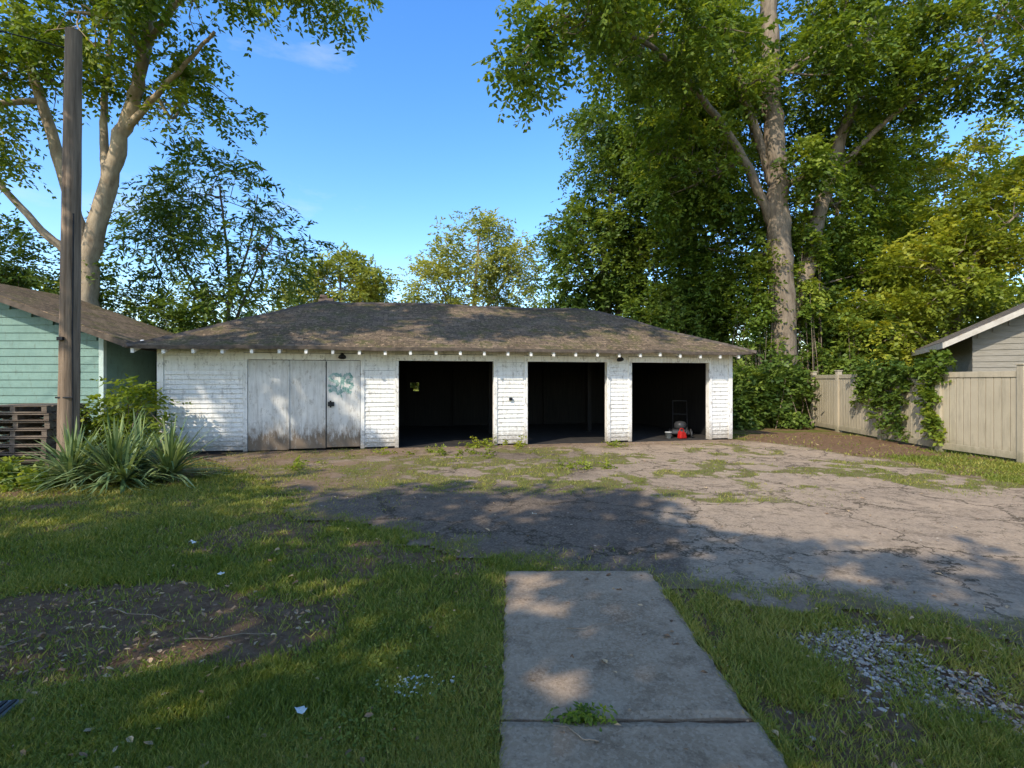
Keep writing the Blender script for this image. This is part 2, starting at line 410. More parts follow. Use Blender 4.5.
ok = ((q < -.05) | (t > 14.) | (t < 0)) & (rng.random(n) < .05+.38*dirt); x, y = x[ok], y[ok]
curled_leaves('fallen_leaves', x, y, .022+rng.random(len(x))*.01, (.007+.018*rng.random(len(x))**2.2)*(1+.05*y), m_dead, rng.random(len(x)))
def ico():
    bpy.ops.mesh.primitive_ico_sphere_add(subdivisions=1, radius=1); o = bpy.context.object
    v = np.array([w.co[:] for w in o.data.vertices]); f = np.array([p.vertices[:] for p in o.data.polygons])
    bpy.data.objects.remove(o); return v, f
IV, IF = ico()
def stones(name, x, y, z, r, mat, tone):
    n = len(x); nv = len(IV)
    V = IV[None]*r[:, None, None]*(1+rng.normal(0, .22, (n, nv, 1)))*np.stack([1+.4*rng.random(n), .8+.4*rng.random(n), .45+.3*rng.random(n)], 1)[:, None]
    th = rng.random(n)*6.283; c, s = np.cos(th)[:, None], np.sin(th)[:, None]
    V = np.stack([V[..., 0]*c-V[..., 1]*s, V[..., 0]*s+V[..., 1]*c, V[..., 2]], -1)+np.stack([x, y, z], 1)[:, None]
    Fx = (IF[None]+np.arange(n)[:, None, None]*nv).reshape(-1, 3)
    return mesh_np(name, V.reshape(-1, 3), Fx, mat, attrs={'tone': np.repeat(tone, nv)})
k = M('gravel_stone'); k.color(k.ramp(k.attr('tone'), [(0, (.13, .10, .075)), (.6, (.33, .275, .21)), (1, (.52, .45, .36))])); k.bump(k.noise(90, 4, .6), .4, .004); m_stone = k.m
x = rng.uniform(1.3, 3.9, 32000); y = rng.uniform(1.7, 3.6, 32000)
ok = rng.random(32000) < f_gravel(x, y)*.42+.012; x, y = x[ok], y[ok]
stones('gravel_patch', x, y, rng.random(len(x))*.012, .005+.010*rng.random(len(x))**1.5, m_stone, rng.random(len(x)))
x = rng.uniform(-7, 9, 22000); y = rng.uniform(3.3, 13.5, 22000); t, q = g_local(x, y)
ok = (f_drive(x, y) > 0) & (q < -.1) & (rng.random(22000) < .04+.35*sstep(.5, .7, fbm(x, y, .9, 3, 95))); x, y = x[ok], y[ok]
stones('loose_stones', x, y, np.full(len(x), .020), .004+.010*rng.random(len(x))**2, m_stone, rng.random(len(x))*.8)
x = rng.uniform(-5, 4, 9000); y = rng.uniform(2., 5.5, 9000)
ok = (f_drive(x, y) < 0) & ~in_walk(x, y) & (rng.random(9000) < .08+.5*f_dirt(x, y)); x, y = x[ok], y[ok]
k = M('soil_clod'); k.color(k.ramp(k.attr('tone'), [(0, (.11, .065, .036)), (1, (.34, .225, .14))]))
stones('soil_clods', x, y, np.full(len(x), -.004), .005+.014*rng.random(len(x))**3, k.m, rng.random(len(x)))

# ------------------------------------------------------------------ tubes
class Tubes:
    def __init__(s): s.V = []; s.F = []; s.n = 0
    def add(s, P, R, sides=8, rough=0.):
        P = np.asarray(P, float); R = np.asarray(R, float); m = len(P)
        T = norm(np.gradient(P, axis=0)); ref = np.array([.3, .95, .1]); ref = np.where(abs(T@norm(ref[None])[0])[:, None] > .9, np.array([1., 0, 0]), ref)
        A = norm(np.cross(T, ref)); B = np.cross(T, A)
        a = np.linspace(0, 2*np.pi, sides, endpoint=False)
        rr = R[:, None]*(1+rough*rng.normal(0, 1, (m, sides)))
        V = P[:, None]+rr[..., None]*(np.cos(a)[None, :, None]*A[:, None]+np.sin(a)[None, :, None]*B[:, None])
        i = np.arange(m-1)[:, None]*sides; j = np.arange(sides)[None]; j2 = (j+1) % sides
        Fx = np.stack([i+j, i+j2, i+sides+j2, i+sides+j], -1).reshape(-1, 4)+s.n
        s.V.append(V.reshape(-1, 3)); s.F.append(Fx); s.n += m*sides
    def make(s, name, mat, parent=None):
        return mesh_np(name, np.vstack(s.V), np.vstack(s.F), mat, parent, smooth=True)
def curve(pts, n=10):
    P = np.asarray(pts, float); P = np.vstack([2*P[0]-P[1], P, 2*P[-1]-P[-2]]); out = []
    for i in range(1, len(P)-2):
        for t in np.linspace(0, 1, n, endpoint=False):
            out.append(.5*((2*P[i])+(-P[i-1]+P[i+1])*t+(2*P[i-1]-5*P[i]+4*P[i+1]-P[i+2])*t*t+(-P[i-1]+3*P[i]-3*P[i+1]+P[i+2])*t**3))
    out.append(P[-2]); return np.array(out)

# ------------------------------------------------------------------ foliage
def foliage(C, O, fr, pairs, flen, ll, lw, tone, droop=.35, spread=1.):
    N = len(C)
    d = norm(O[:, None]*.55+rng.normal(0, 1, (N, fr, 3))*np.array([1, 1, .6])*spread)
    C = np.repeat(C[:, None], fr, 1).reshape(-1, 3); d = d.reshape(-1, 3); Fn = len(d)
    tf = np.repeat(tone, fr)+rng.normal(0, .07, Fn)
    L = flen*(.6+.7*rng.random(Fn))
    C = C+rng.normal(0, flen*.28, (Fn, 3))
    s = norm(np.cross(d, np.array([0, 0, 1.]))+rng.normal(0, .25, (Fn, 3)))
    up = np.cross(s, d)
    t = np.linspace(.15, 1, pairs)
    t = t[None, :, None]+rng.normal(0, .03, (Fn, pairs, 2))
    sg = np.array([1., -1.])[None, None, :, None]
    base = C[:, None, None]+d[:, None, None]*(L[:, None, None]*t)[..., None]-np.array([0, 0, 1.])*(droop*L[:, None, None]*t*t)[..., None]
    ld = norm(s[:, None, None]*sg*.9+d[:, None, None]*.55+np.array([0, 0, -.35])+rng.normal(0, .3, (Fn, pairs, 2, 3)))
    w = norm(np.cross(ld, up[:, None, None]+rng.normal(0, .4, (Fn, pairs, 2, 3))))
    l = ll*(.65+.6*rng.random((Fn, pairs, 2)))[..., None]; ww = lw*(.7+.5*rng.random((Fn, pairs, 2)))[..., None]
    V = np.stack([base, base+ld*l*.45+w*ww, base+ld*l, base+ld*l*.45-w*ww], -2).reshape(-1, 3)
    n = len(V)//4
    tl = np.repeat(tf, pairs*2)+rng.normal(0, .09, n)
    return V, np.clip(np.repeat(tl, 4), 0, 1)
def n3(p, sc, ph):
    x, y, z = (p*sc).T
    return (np.sin(x+ph)*np.cos(y*1.3+ph*2)+np.sin(y*1.7-z*.9+ph)*np.cos(x*.7+z*1.9)+np.sin(z*2.1+x*1.3+ph*3)*.7)/2.7
def blob(c, r, n, gap=-.35, sc=1.3, ph=0., inner=.3):
    c = np.array(c, float); r = np.array(r, float)
    d = norm(rng.normal(0, 1, (n*3, 3))); u = (inner+(1-inner)*rng.random(n*3))**.6
    lump = 1+.25*n3(d*3, 1., ph+5)
    p = c+d*(u*lump)[:, None]*r
    ok = n3(p, sc, ph) > gap; p = p[ok][:n]
    return p, norm((p-c)/r)
def add_leaves(name, C, O, mat, parent, fr=9, pairs=6, flen=.6, ll=.14, lw=.035, tb=.45, tv=.18, **k):
    C = C.copy(); tone = np.clip(tb+tv*n3(C, 1.1, 2.)+rng.normal(0, tv*.5, len(C))+.12*O[:, 2], 0, 1)  # upper side of each crown toned lighter, sunlight painted into the leaves
    V, t = foliage(C, O, fr, pairs, flen, ll, lw, tone, **k)
    return mesh_np(name, V, np.arange(len(V)).reshape(-1, 4), mat, parent, attrs={'tone': t})

def tree(name, limbs, blobs, mat_leaf, mat_bark, twig=.03, leafargs={}, gap=-.35, sc=1.3, rough=.03, inner=.3):
    e = empty(name, limbs[0][0][0])
    off = -np.array(limbs[0][0][0], float)
    tb = Tubes(); sk = []
    for pts, r0, r1 in limbs:
        P = curve(pts, 8); u = np.linspace(0, 1, len(P))
        P[1:-1] += rng.normal(0, r0*.08, (len(P)-2, 3))
        R = r0+(r1-r0)*u**.8
        if pts[0][2] < .3: R = R*(1+.5*np.exp(-np.maximum(P[:, 2], 0)/.4))
        tb.add(P+off, R, 12 if r0 > .15 else 7, rough); sk.append(np.c_[P, R][max(3, len(P)//4):])
    sk = np.vstack(sk)
    Cs, Os = [], []
    for i, (c, r, n) in enumerate(blobs):
        p, o = blob(c, r, n, gap, sc, i*1.7, inner); Cs.append(p); Os.append(o)
        c = np.array(c, float); cand = sk[np.argmin(np.linalg.norm(sk[:, :3]-c, axis=1)+np.maximum(0, sk[:, 2]-c[2])*3)]
        m = (cand[:3]+c)/2+rng.normal(0, .3, 3); m[2] -= .15*np.linalg.norm(c-cand[:3])*.5
        P = curve([cand[:3], m, c], 8); R = np.linspace(min(cand[3]*.7, .12), .03, len(P)); tb.add(P+off, R, 7, .03)
        loc = np.c_[P, R]
        ss = [loc]
        for j in range(min(14, max(4, n//16))):
            q = p[rng.integers(len(p))]; a = loc[rng.integers(3, len(loc))]
            mm = (a[:3]+q)/2+rng.normal(0, .2, 3)
            P = curve([a[:3], mm, q], 5); R = np.linspace(a[3]*.6, .012, len(P)); tb.add(P+off, R, 5); ss.append(np.c_[P, R])
        loc = np.vstack(ss)
        for q in p[::2]:
            dd = np.linalg.norm(loc[:, :3]-q, axis=1); a = loc[np.argmin(dd)]
            if dd.min() < .15: continue
            mm = (a[:3]+q)/2+rng.normal(0, .08, 3)
            tb.add(np.array([a[:3], mm, q])+off, [twig*.6, twig*.4, .005], 4)
    tb.make('branches', mat_bark, e)
    C = np.vstack(Cs); O = np.vstack(Os)
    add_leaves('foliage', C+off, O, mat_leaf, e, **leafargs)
    return e

m_leaf_mid = leaf_mat('leaf_mid', (.055, .10, .014), (.15, .21, .026), (.31, .335, .042), .38)
m_leaf_dark = leaf_mat('leaf_dark', (.04, .08, .016), (.10, .155, .026), (.20, .255, .038), .32)
m_leaf_yel = leaf_mat('leaf_yellowgreen', (.10, .14, .018), (.22, .26, .028), (.41, .40, .048), .42)
m_leaf_far = leaf_mat('leaf_far', (.12, .155, .035), (.23, .26, .055), (.38, .38, .09), .35)

tree('maple_tree', [
    ([(9.8,19,-.1),(9.95,19,2.5),(9.75,18.9,6),(9.5,18.8,9.5),(9.3,18.7,13),(9.1,18.6,18)], .55, .26),
    ([(9.8,19,3.2),(10.8,19.2,5.5),(11.8,19.5,9),(12.9,19.5,12.5),(14,19.5,17)], .34, .16),
    ([(9.6,19,7.2),(7.6,18,10),(4.6,16,11.6),(1.8,14,11.6)], .2, .04),
    ([(9.5,19,9),(8.2,18.5,12),(7,17.5,14.5)], .2, .05),
    ([(11.8,19.5,9),(13.5,18.4,11),(16,17,12.6)], .14, .04)],
    [((6.4,20,14.6),(2.6,3,4.2),190), ((13.0,20,14.5),(3.2,3,4.0),190), ((9.4,22.6,13),(3.6,1.8,5),200), ((6.9,19.6,9.6),(2.2,2.4,2.4),130), ((12.9,20.6,8.6),(2.8,2,2.8),130),
     ((11.2,17.4,13.4),(1.2,1.6,1.8),45), ((4.4,15.5,12),(2.6,2.2,1.4),90), ((1.4,13.3,10.9),(1.7,1.6,1.0),40), ((0.3,12.6,9.6),(.55,.6,.9),10), ((15.6,17.4,12.8),(2.6,2.4,2.4),120),
     ((9.0,21.2,6.4),(2.6,1.4,2.6),130), ((13.4,21,5.6),(2.4,1.6,2.4),100), ((8.2,18,11.8),(.9,1,.9),18), ((10.4,18,9.4),(.7,.8,.9),14)],
    m_leaf_mid, m_bark, leafargs=dict(fr=12, pairs=5, flen=.62, ll=.18, lw=.052, tb=.42, tv=.3), gap=-.25)
tree('hackberry_tree', [([(4.6,25,-.1),(4.7,25,3),(4.4,25,7),(4.9,25,12)], .3, .06), ([(4.7,25,4),(6.2,25,7),(7,25,10)], .18, .05), ([(4.6,25,4.5),(3.2,24.6,7),(2.7,24.5,9)], .14, .04)],
    [((3.7,24.6,7.6),(2.3,2.2,2.4),130), ((5.4,25,10.8),(2.6,2.4,2.9),160), ((7.2,24.5,7),(2.4,2.2,2.8),160), ((4.6,25,4.8),(3.2,2,1.6),120), ((7.6,24,12),(2.5,2.4,2.8),120), ((4.3,25,13.4),(1.6,1.6,1.6),45), ((8.6,24.5,4.4),(2.2,1.8,2.2),110)],
    m_leaf_dark, m_bark, leafargs=dict(fr=11, pairs=5, flen=.7, ll=.2, lw=.06, tb=.5, tv=.35), gap=-.3)
tree('silver_maple_tree', [([(17,24,-.1),(17.1,24,4),(16.6,24,8),(17,24,13)], .3, .06), ([(17.1,24,3.5),(19,24,7),(20.5,23.5,10)], .18, .05)],
    [((16,23.4,7.5),(3.4,2.6,3),180), ((19.8,23,9.3),(3.4,3,3.2),150), ((16.4,24,12.3),(3,2.4,2.4),90), ((20,22.6,4.6),(3.6,2.4,2.4),120), ((14.6,22.2,4),(2.2,1.6,2),80)],
    m_leaf_yel, m_bark, leafargs=dict(fr=11, pairs=5, flen=.65, ll=.19, lw=.055, tb=.5, tv=.35), gap=-.28)
tree('silver_maple_tree', [([(15.6,18.5,-.1),(15.7,18.5,3),(16,18,6)], .2, .05)],
    [((15.4,18.4,5.2),(2.3,1.8,2.0),120), ((17.5,18,7.4),(2.3,1.8,1.8),90), ((13.2,18.8,3.4),(1.4,1.2,1.6),60)],
    m_leaf_yel, m_bark, leafargs=dict(fr=11, pairs=5, flen=.6, ll=.17, lw=.05, tb=.5, tv=.35), gap=-.28)
def bush(name, blobs, mat, fr=10, pairs=4, flen=.4, ll=.13, lw=.04, tb=.4, tv=.25, gap=-.6):
    e = empty(name, (blobs[0][0][0], blobs[0][0][1], 0)); off = -np.array([*e.location])
    C, O = zip(*[blob(c, r, n, gap, 1.5, i, .1) for i, (c, r, n) in enumerate(blobs)])
    C = np.vstack(C); O = np.vstack(O); ok = C[:, 2] > .03; C, O = C[ok], O[ok]
    add_leaves('leaves', C+off, O, mat, e, fr=fr, pairs=pairs, flen=flen, ll=ll, lw=lw, tb=tb, tv=tv)
    tb_ = Tubes()
    for q in C[::3]:
        b = np.array([q[0], q[1], 0.])+rng.normal(0, .25, 3)*np.array([1, 1, 0])*min(1, q[2])
        m = (q+b)/2+rng.normal(0, .1, 3)*min(1, q[2]); tb_.add(np.array([b, m, q])+off, np.array([.02, .014, .004])*(1 if q[2] > .6 else .2), 4)
    tb_.make('stems', m_bark, e); return e
bush('undergrowth_bush', [((9.0,18.2,1.2),(1.5,1,1.3),100), ((11.1,19.6,2.6),(1.6,1,2.8),170), ((7.2,20.8,2.0),(1.7,1,2.2),130), ((7.4,22,3.8),(2.6,1,2.6),180), ((12.4,18.6,2.2),(1.6,1.2,2.2),110), ((7.6,17.8,.9),(1.3,.8,1.0),70)], m_leaf_dark, fr=11, flen=.5, ll=.16, lw=.055, tb=.55, tv=.4)
bush('undergrowth_bush', [((9.1,19.2,4.6),(.9,.9,2.6),80), ((10.7,18.9,5.6),(.6,.7,2.0),50)], m_leaf_mid, fr=11, flen=.4, ll=.14, lw=.05, tb=.4, tv=.35)

tree('sycamore_tree', [
    ([(-12.2,15,-.1),(-12.2,15,2.5),(-12.2,15,4.8),(-11.6,15,7.4),(-11,15,9.4),(-10.4,14.8,11.2),(-9.8,14.5,13.4)], .36, .12),
    ([(-12.2,15,4.6),(-12.7,15,6.7),(-13.4,14.8,9.5),(-13.9,14.6,12)], .24, .09),
    ([(-12.4,15,5),(-13.3,14.5,6.0),(-14.6,14,7.9)], .15, .06),
    ([(-11.7,15,7.2),(-12,15.3,9.5),(-11.8,15.4,12.5)], .15, .06),
    ([(-11.2,15,8.8),(-9.6,14.5,9.9),(-8.0,14,11.0)], .12, .04),
    ([(-10.4,14.8,11.2),(-8,13.5,12),(-5,12.5,11.4)], .1, .03)],
    [((-12.5,14,14.2),(3.6,3,2.4),110), ((-8.2,13,12),(2.6,2.2,1.5),60), ((-5.0,12.6,11.3),(1.5,1.3,.9),20), ((-14.6,13.6,9.6),(1.6,1.8,2.4),70), ((-9.8,15.5,9.9),(1.7,1.6,1.1),26), ((-13,15.2,10.6),(1.3,1,1.3),30), ((-11.5,13.5,11.2),(2.4,1.4,1.2),40)],
    m_leaf_mid, m_barkl, leafargs=dict(fr=9, pairs=6, flen=.6, ll=.17, lw=.045, tb=.45, tv=.3), gap=-.1)
tree('ailanthus_tree', [
    ([(-10.2,18.6,-.1),(-10.3,18.6,2.5),(-10.1,18.6,5),(-10.4,18.5,8.6)], .13, .03),
    ([(-10.3,18.6,2.8),(-9.2,18.3,5),(-8.3,18,6.6)], .07, .02), ([(-10.2,18.6,3.2),(-11.6,18.4,5.6),(-12.4,18.2,8)], .07, .02),
    ([(-10.2,18.6,4),(-9.4,18.6,6.5),(-9,18.4,8.2)], .06, .02)],
    [((-10.8,18.3,8.2),(2.1,1.5,1.9),30), ((-8.6,18,6),(1.6,1.2,1.7),22), ((-12.2,18.2,7),(1.6,1.3,2.4),26), ((-9.8,18.2,4.2),(1.9,1.2,1.1),20)],
    m_leaf_dark, m_bark, leafargs=dict(fr=7, pairs=11, flen=1.1, ll=.24, lw=.036, tb=.5, tv=.35, droop=.45, spread=.9), gap=-.5)
bush('juniper_shrub', [((-13.3,15.8,3.6),(2.3,1.2,1.9),150), ((-10.6,16.5,3.2),(1.4,1,1.2),60), ((-15.2,15,5),(1.2,1,1.6),70)], m_leaf_dark, fr=12, flen=.5, ll=.13, lw=.035, tb=.4, tv=.35)

tree('ash_tree', [([(-11.5,35,-.1),(-11.4,35,4),(-11.6,35,9)], .25, .06)], [((-11.3,35,8),(3.3,2.4,2.4),110), ((-13.6,35,6.5),(2.2,2,2),60), ((-9.2,35.5,6.5),(2,2,2.2),60)],
     m_leaf_far, m_bark, leafargs=dict(fr=9, pairs=4, flen=.7, ll=.26, lw=.08, tb=.5, tv=.3), gap=-.35)
tree('honeylocust_tree', [([(-2.4,32,-.1),(-2.4,32,4.5),(-2.2,32,8),(-2,32,11)], .22, .05), ([(-2.4,32,4.5),(-4.2,32,7),(-5,32,9)], .12, .04), ([(-2.4,32,5),(-.6,32,7.5),(.2,32,9.5)], .12, .04)],
     [((-2.2,32,9.6),(2.6,2,2.2),80), ((-4.8,32,7.4),(2.0,2,1.9),60), ((0,32,8),(2.0,2,2.2),70), ((-2.4,32,6),(3,2,1.4),60)],
     m_leaf_far, m_barkl, leafargs=dict(fr=9, pairs=5, flen=.8, ll=.22, lw=.055, tb=.6, tv=.3), gap=-.05)
C = []; O = []
for i in range(26):
    a = -55+i*4.6+rng.normal(0, 1.2); yy = 50+rng.normal(0, 4)+abs(a)*-.15; hh = 4.2+rng.random()*1.6
    p, o = blob((a, yy, hh*.5), (3.8, 2.5, hh*.55), 60, -.5, .9, i, .2); C.append(p); O.append(o)
for sx in (-1, 1):
    for i in range(7):
        p, o = blob((sx*(27+rng.normal(0, 2)), 4+i*6.5, 3.6), (3, 3.5, 4), 60, -.5, .9, i, .2); C.append(p); O.append(o)
C = np.vstack(C); O = np.vstack(O)
add_leaves('distant_trees', C, O, m_leaf_far, None, fr=8, pairs=4, flen=1.1, ll=.45, lw=.16, tb=.35, tv=.3)

# trees outside the frame that throw the shade on the yard
sa = dict(fr=6, pairs=4, flen=.75, ll=.27, lw=.10, tb=.45, tv=.2)
tree('shade_tree', [([(-6.4,-3.3,-.1),(-6.4,-3.3,4),(-6.2,-3.1,9)], .3, .08)], [((-6.4,-3.2,7.3),(2.9,2.9,2.7),92), ((-5.0,-4.6,8.0),(2.2,2.2,2.0),40)], m_leaf_mid, m_bark, leafargs=sa, gap=.0, sc=1.7)
tree('shade_tree', [([(-3.1,-5.8,-.1),(-3.1,-5.8,4),(-3.1,-5.6,9)], .3, .08)], [((-3.1,-5.7,7.3),(2.9,2.9,2.7),100), ((-1.0,-7.2,7.6),(2.6,2.6,2.4),64)], m_leaf_mid, m_bark, leafargs=sa, gap=-.03, sc=1.7)
tree('shade_tree', [([(-9.6,-1.0,-.1),(-9.6,-1.0,4),(-9.4,-.8,9)], .25, .07)], [((-9.6,-.9,7.0),(2.4,2.4,2.2),34), ((-8.2,-2.3,7.4),(2.2,2.2,2.2),32)], m_leaf_mid, m_bark, leafargs=sa, gap=0.05, sc=1.7)
tree('shade_tree', [([(-13.2,4.4,-.1),(-13.2,4.4,5),(-12.8,4.4,11)], .3, .08), ([(-13,4.4,8),(-10.5,5,11),(-7,5.8,12.4)], .16, .05)],
     [((-12.0,3.4,10.2),(1.8,1.2,1.2),20), ((-11.4,5.0,12.2),(2.0,1.3,1.0),34), ((-8.6,5.4,12.6),(2.2,1.2,1.0),38), ((-5.6,6.2,12.9),(2.2,1.2,.9),40), ((-2.4,7.0,13.1),(2.2,1.1,.8),34)], m_leaf_mid, m_bark, leafargs=sa, gap=.0, sc=1.9)

# ------------------------------------------------------------------ garage
G = empty('garage', (G0[0], G0[1], 0), ANG)
LEN, DEP = 13.87, 6.0
bays = [(1.756, 4.207), (5.05, 7.35), (8.18, 10.30), (10.96, 13.21)]
segs = [(0, 1.756), (4.207, 5.05), (7.35, 8.18), (10.30, 10.96), (13.21, LEN)]
ZO, ZT = 2.08, 2.5
core = Boxes()
for a, b in segs: core.box(a+.012, b-.012, .015, .12, 0, ZO)
core.box(.012, LEN-.012, .0152, .119, ZO, ZT)
core.box(0.015, .11, .122, DEP-.12, 0, ZT); core.box(LEN-.11, LEN-.015, .122, DEP-.12, 0, ZT)
core.box(0.015, 5.42, DEP-.118, DEP-.0415, 0, ZT); core.box(5.72, LEN-.015, DEP-.118, DEP-.0415, 0, ZT)
core.box(5.42, 5.72, DEP-.118, DEP-.0415, 0, 1.25); core.box(5.42, 5.72, DEP-.118, DEP-.0415, 1.55, ZT)
core.box(5.42, 5.52, DEP-.1, DEP-.06, 1.25, 1.36); core.box(5.60, 5.63, DEP-.1, DEP-.06, 1.3, 1.55)
for i in range(9):
    core.box(.3+i*1.65, .42+i*1.65, DEP-.22, DEP-.12, 0, ZT)
core.box(.12, LEN-.12, 2.9, 3.05, 2.3, 2.48)
for i in range(4): core.box(4.55+i*3.15, 4.67+i*3.15, 2.92, 3.04, .02, 2.3)
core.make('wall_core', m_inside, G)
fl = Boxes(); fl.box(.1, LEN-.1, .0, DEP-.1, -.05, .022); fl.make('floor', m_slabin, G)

def siding(bx, a, b, z0, z1, pitch=.105, y=0., axis='x', sgn=-1):
    z = z0; i = 0
    while z < z1-.01:
        zt = min(z+pitch, z1); o0 = .028+rng.normal(0, .002); o1 = .008
        j = rng.normal(0, .003, 2)
        if axis == 'x':
            y0, y1 = y+sgn*o0, y+sgn*o1; yb = y+.0
            bx.raw([[a, y0, z+j[0]], [b, y0, z+j[1]], [b, yb, z+j[1]], [a, yb, z+j[0]], [a, y1, zt], [b, y1, zt], [b, yb, zt], [a, yb, zt]])
        else:
            x0, x1 = y+sgn*o0, y+sgn*o1
            bx.raw([[x0, a, z+j[0]], [x0, b, z+j[1]], [y, b, z+j[1]], [y, a, z+j[0]], [x1, a, zt], [x1, b, zt], [y, b, zt], [y, a, zt]])
        z = zt
sb = Boxes()
for i, (a, b) in enumerate(segs):
    siding(sb, a+(.09 if i == 0 else .075), b-(.09 if i == 4 else .075), .06, ZO+.16, y=.012)
siding(sb, .09, LEN-.09, ZO+.16, ZT, y=.012)
siding(sb, .05, DEP-.05, .06, ZT, y=.012, axis='y', sgn=-1)
siding(sb, .05, DEP-.05, .06, ZT, y=LEN-.012, axis='y', sgn=1)
siding(sb, .05, 5.42, .06, ZT, y=DEP-.04, axis='x', sgn=1); siding(sb, 5.72, LEN-.05, .06, ZT, y=DEP-.04, axis='x', sgn=1)
siding(sb, 5.42, 5.72, .06, 1.25, y=DEP-.04, axis='x', sgn=1); siding(sb, 5.42, 5.72, 1.55, ZT, y=DEP-.04, axis='x', sgn=1)
sb.make('clapboard_siding', m_white, G)
tr = Boxes()
for a, b in bays:
    tr.box(a-.078, a+.012, -.028, .135, .03, ZO); tr.box(b-.012, b+.078, -.028, .135, .03, ZO)
    tr.box(a-.078, b+.078, -.031, .137, ZO+.002, ZO+.15)
tr.box(-.03, .092, -.03, .05, .03, ZT); tr.box(LEN-.092, LEN+.03, -.03, .05, .03, ZT)
tr.make('trim_boards', m_trim, G, .004)

db = Boxes(); a, b = bays[0]
ed = [a+.015, a+.88, a+1.66, b-.015]
for i in range(3):
    x0, x1 = ed[i]+.008, ed[i+1]-.008; z0 = .04+.02*i; yy = -.012-(.018 if i == 2 else 0)
    db.box(x0, x1, yy, yy+.035, z0, ZO-.01)
db.make('doors', m_door, G, .005)
bt = Boxes()
for x in (ed[1]-.008, ed[2]-.012):
    bt.box(x-.02, x+.02, -.034, -.013, .06, ZO-.02)
bt.make('door_battens', m_door, G, .003)
gp = Boxes(); gp.box(ed[2]+.012, ed[2]+.035, -.0315, -.0301, .08, ZO-.03); gp.make('painted_gap_shade', m_black, G)  # black strip on the door face stands for the shade of a gap
hw = Boxes()
hw.box(ed[2]+.06, ed[2]+.2, -.052, -.031, 1.02, 1.12); hw.box(ed[2]+.1, ed[2]+.14, -.07, -.053, .99, 1.15)
hw.box(7.72, 7.80, -.06, -.02, 1.12, 1.19)
hw.make('door_hardware', m_black, G, .004)
k = M('teal_spray_paint'); src = k.coord()
k.color(k.mix(k.ramp(k.noise(16, 6, .75, src), [(.38, 0.), (.62, 1.)]), (.07, .20, .165), (.42, .50, .44))); m_spray = k.m
def stroke(name, pts, w, y):
    P = curve([(p[0], y, p[1]) for p in pts], 7); T = norm(np.gradient(P, axis=0)); N = np.stack([-T[:, 2], np.zeros(len(P)), T[:, 0]], 1)
    ww = (w*(.5+.9*rng.random(len(P))))[:, None]
    V = np.vstack([P-N*ww, P+N*ww]); n = len(P); i = np.arange(n-1)
    mesh_np(name, V, np.stack([i, i+1, i+1+n, i+n], 1), m_spray, G)
x0 = ed[2]+.08
stroke('graffiti_1', [(x0+.24,1.72),(x0+.1,1.76),(x0+.02,1.66),(x0+.1,1.60),(x0+.2,1.56),(x0+.14,1.47),(x0-.02,1.50)], .034, -.0335)
stroke('graffiti_2', [(x0+.3,1.50),(x0+.34,1.70),(x0+.45,1.76),(x0+.5,1.64),(x0+.38,1.58),(x0+.52,1.52),(x0+.44,1.42),(x0+.3,1.45)], .036, -.0338)
stroke('graffiti_3', [(x0+.0,1.36),(x0+.12,1.41),(x0+.2,1.33),(x0+.32,1.38),(x0+.5,1.33)], .04, -.0341)
stroke('graffiti_4', [(x0+.26,1.78),(x0+.27,1.60),(x0+.25,1.42),(x0+.28,1.22)], .014, -.0344)

# roof
OV = .42; OVf = .5
x0, x1, y0, y1 = -OV, LEN+OV, -OVf, DEP+OVf
ZE, ZR = 2.36, 3.86
ra, rb, rm_ = 3.0, LEN-3.0, DEP/2
def sag(x, y): return (fbm(x+50., y+50., .8, 3, 7)-.5)*.12
def plane_grid(A, B, C, D, nu, nv):
    A, B, C, D = map(lambda p: np.array(p, float), (A, B, C, D))
    u = np.linspace(0, 1, nu+1); v = np.linspace(0, 1, nv+1); U, Vv = np.meshgrid(u, v)
    U = U.ravel()[:, None]; Vv = Vv.ravel()[:, None]
    P = (A*(1-U)+B*U)*(1-Vv)+(D*(1-U)+C*U)*Vv
    e = norm((B-A)[None])[0]; nrm = norm(np.cross(B-A, D-A if np.linalg.norm(D-A) > 0 else C-A)[None])[0]; s = np.cross(nrm, e)
    uv = np.stack([(P-A)@e, (P-A)@s], 1)
    P = P.copy(); P[:, 2] += sag(P[:, 0], P[:, 1])
    I, J = np.meshgrid(np.arange(nu), np.arange(nv)); a = (J*(nu+1)+I).ravel()
    return P, np.stack([a, a+1, a+2+nu, a+1+nu], 1), uv
VV, FF, UU = [], [], []; nn = 0
for pl in (((x0,y0,ZE),(x1,y0,ZE),(rb,rm_,ZR),(ra,rm_,ZR)), ((x1,y0,ZE),(x1,y1,ZE),(rb,rm_,ZR),(rb,rm_,ZR)),
           ((x1,y1,ZE),(x0,y1,ZE),(ra,rm_,ZR),(rb,rm_,ZR)), ((x0,y1,ZE),(x0,y0,ZE),(ra,rm_,ZR),(ra,rm_,ZR))):
    P, f, uv = plane_grid(*pl, 60, 22); VV.append(P); FF.append(f+nn); UU.append(uv); nn += len(P)
top = np.vstack(VV); f = np.vstack(FF)
mesh_np('roof_shingles', top, f, m_roof, G, smooth=True, uv=np.vstack(UU))
mesh_np('roof_deck', top-np.array([0, 0, .055]), f[:, ::-1], m_inside, G)
fa = Boxes()
def ez(x, y): return ZE+sag(np.array([x]), np.array([y]))[0]
N = 50
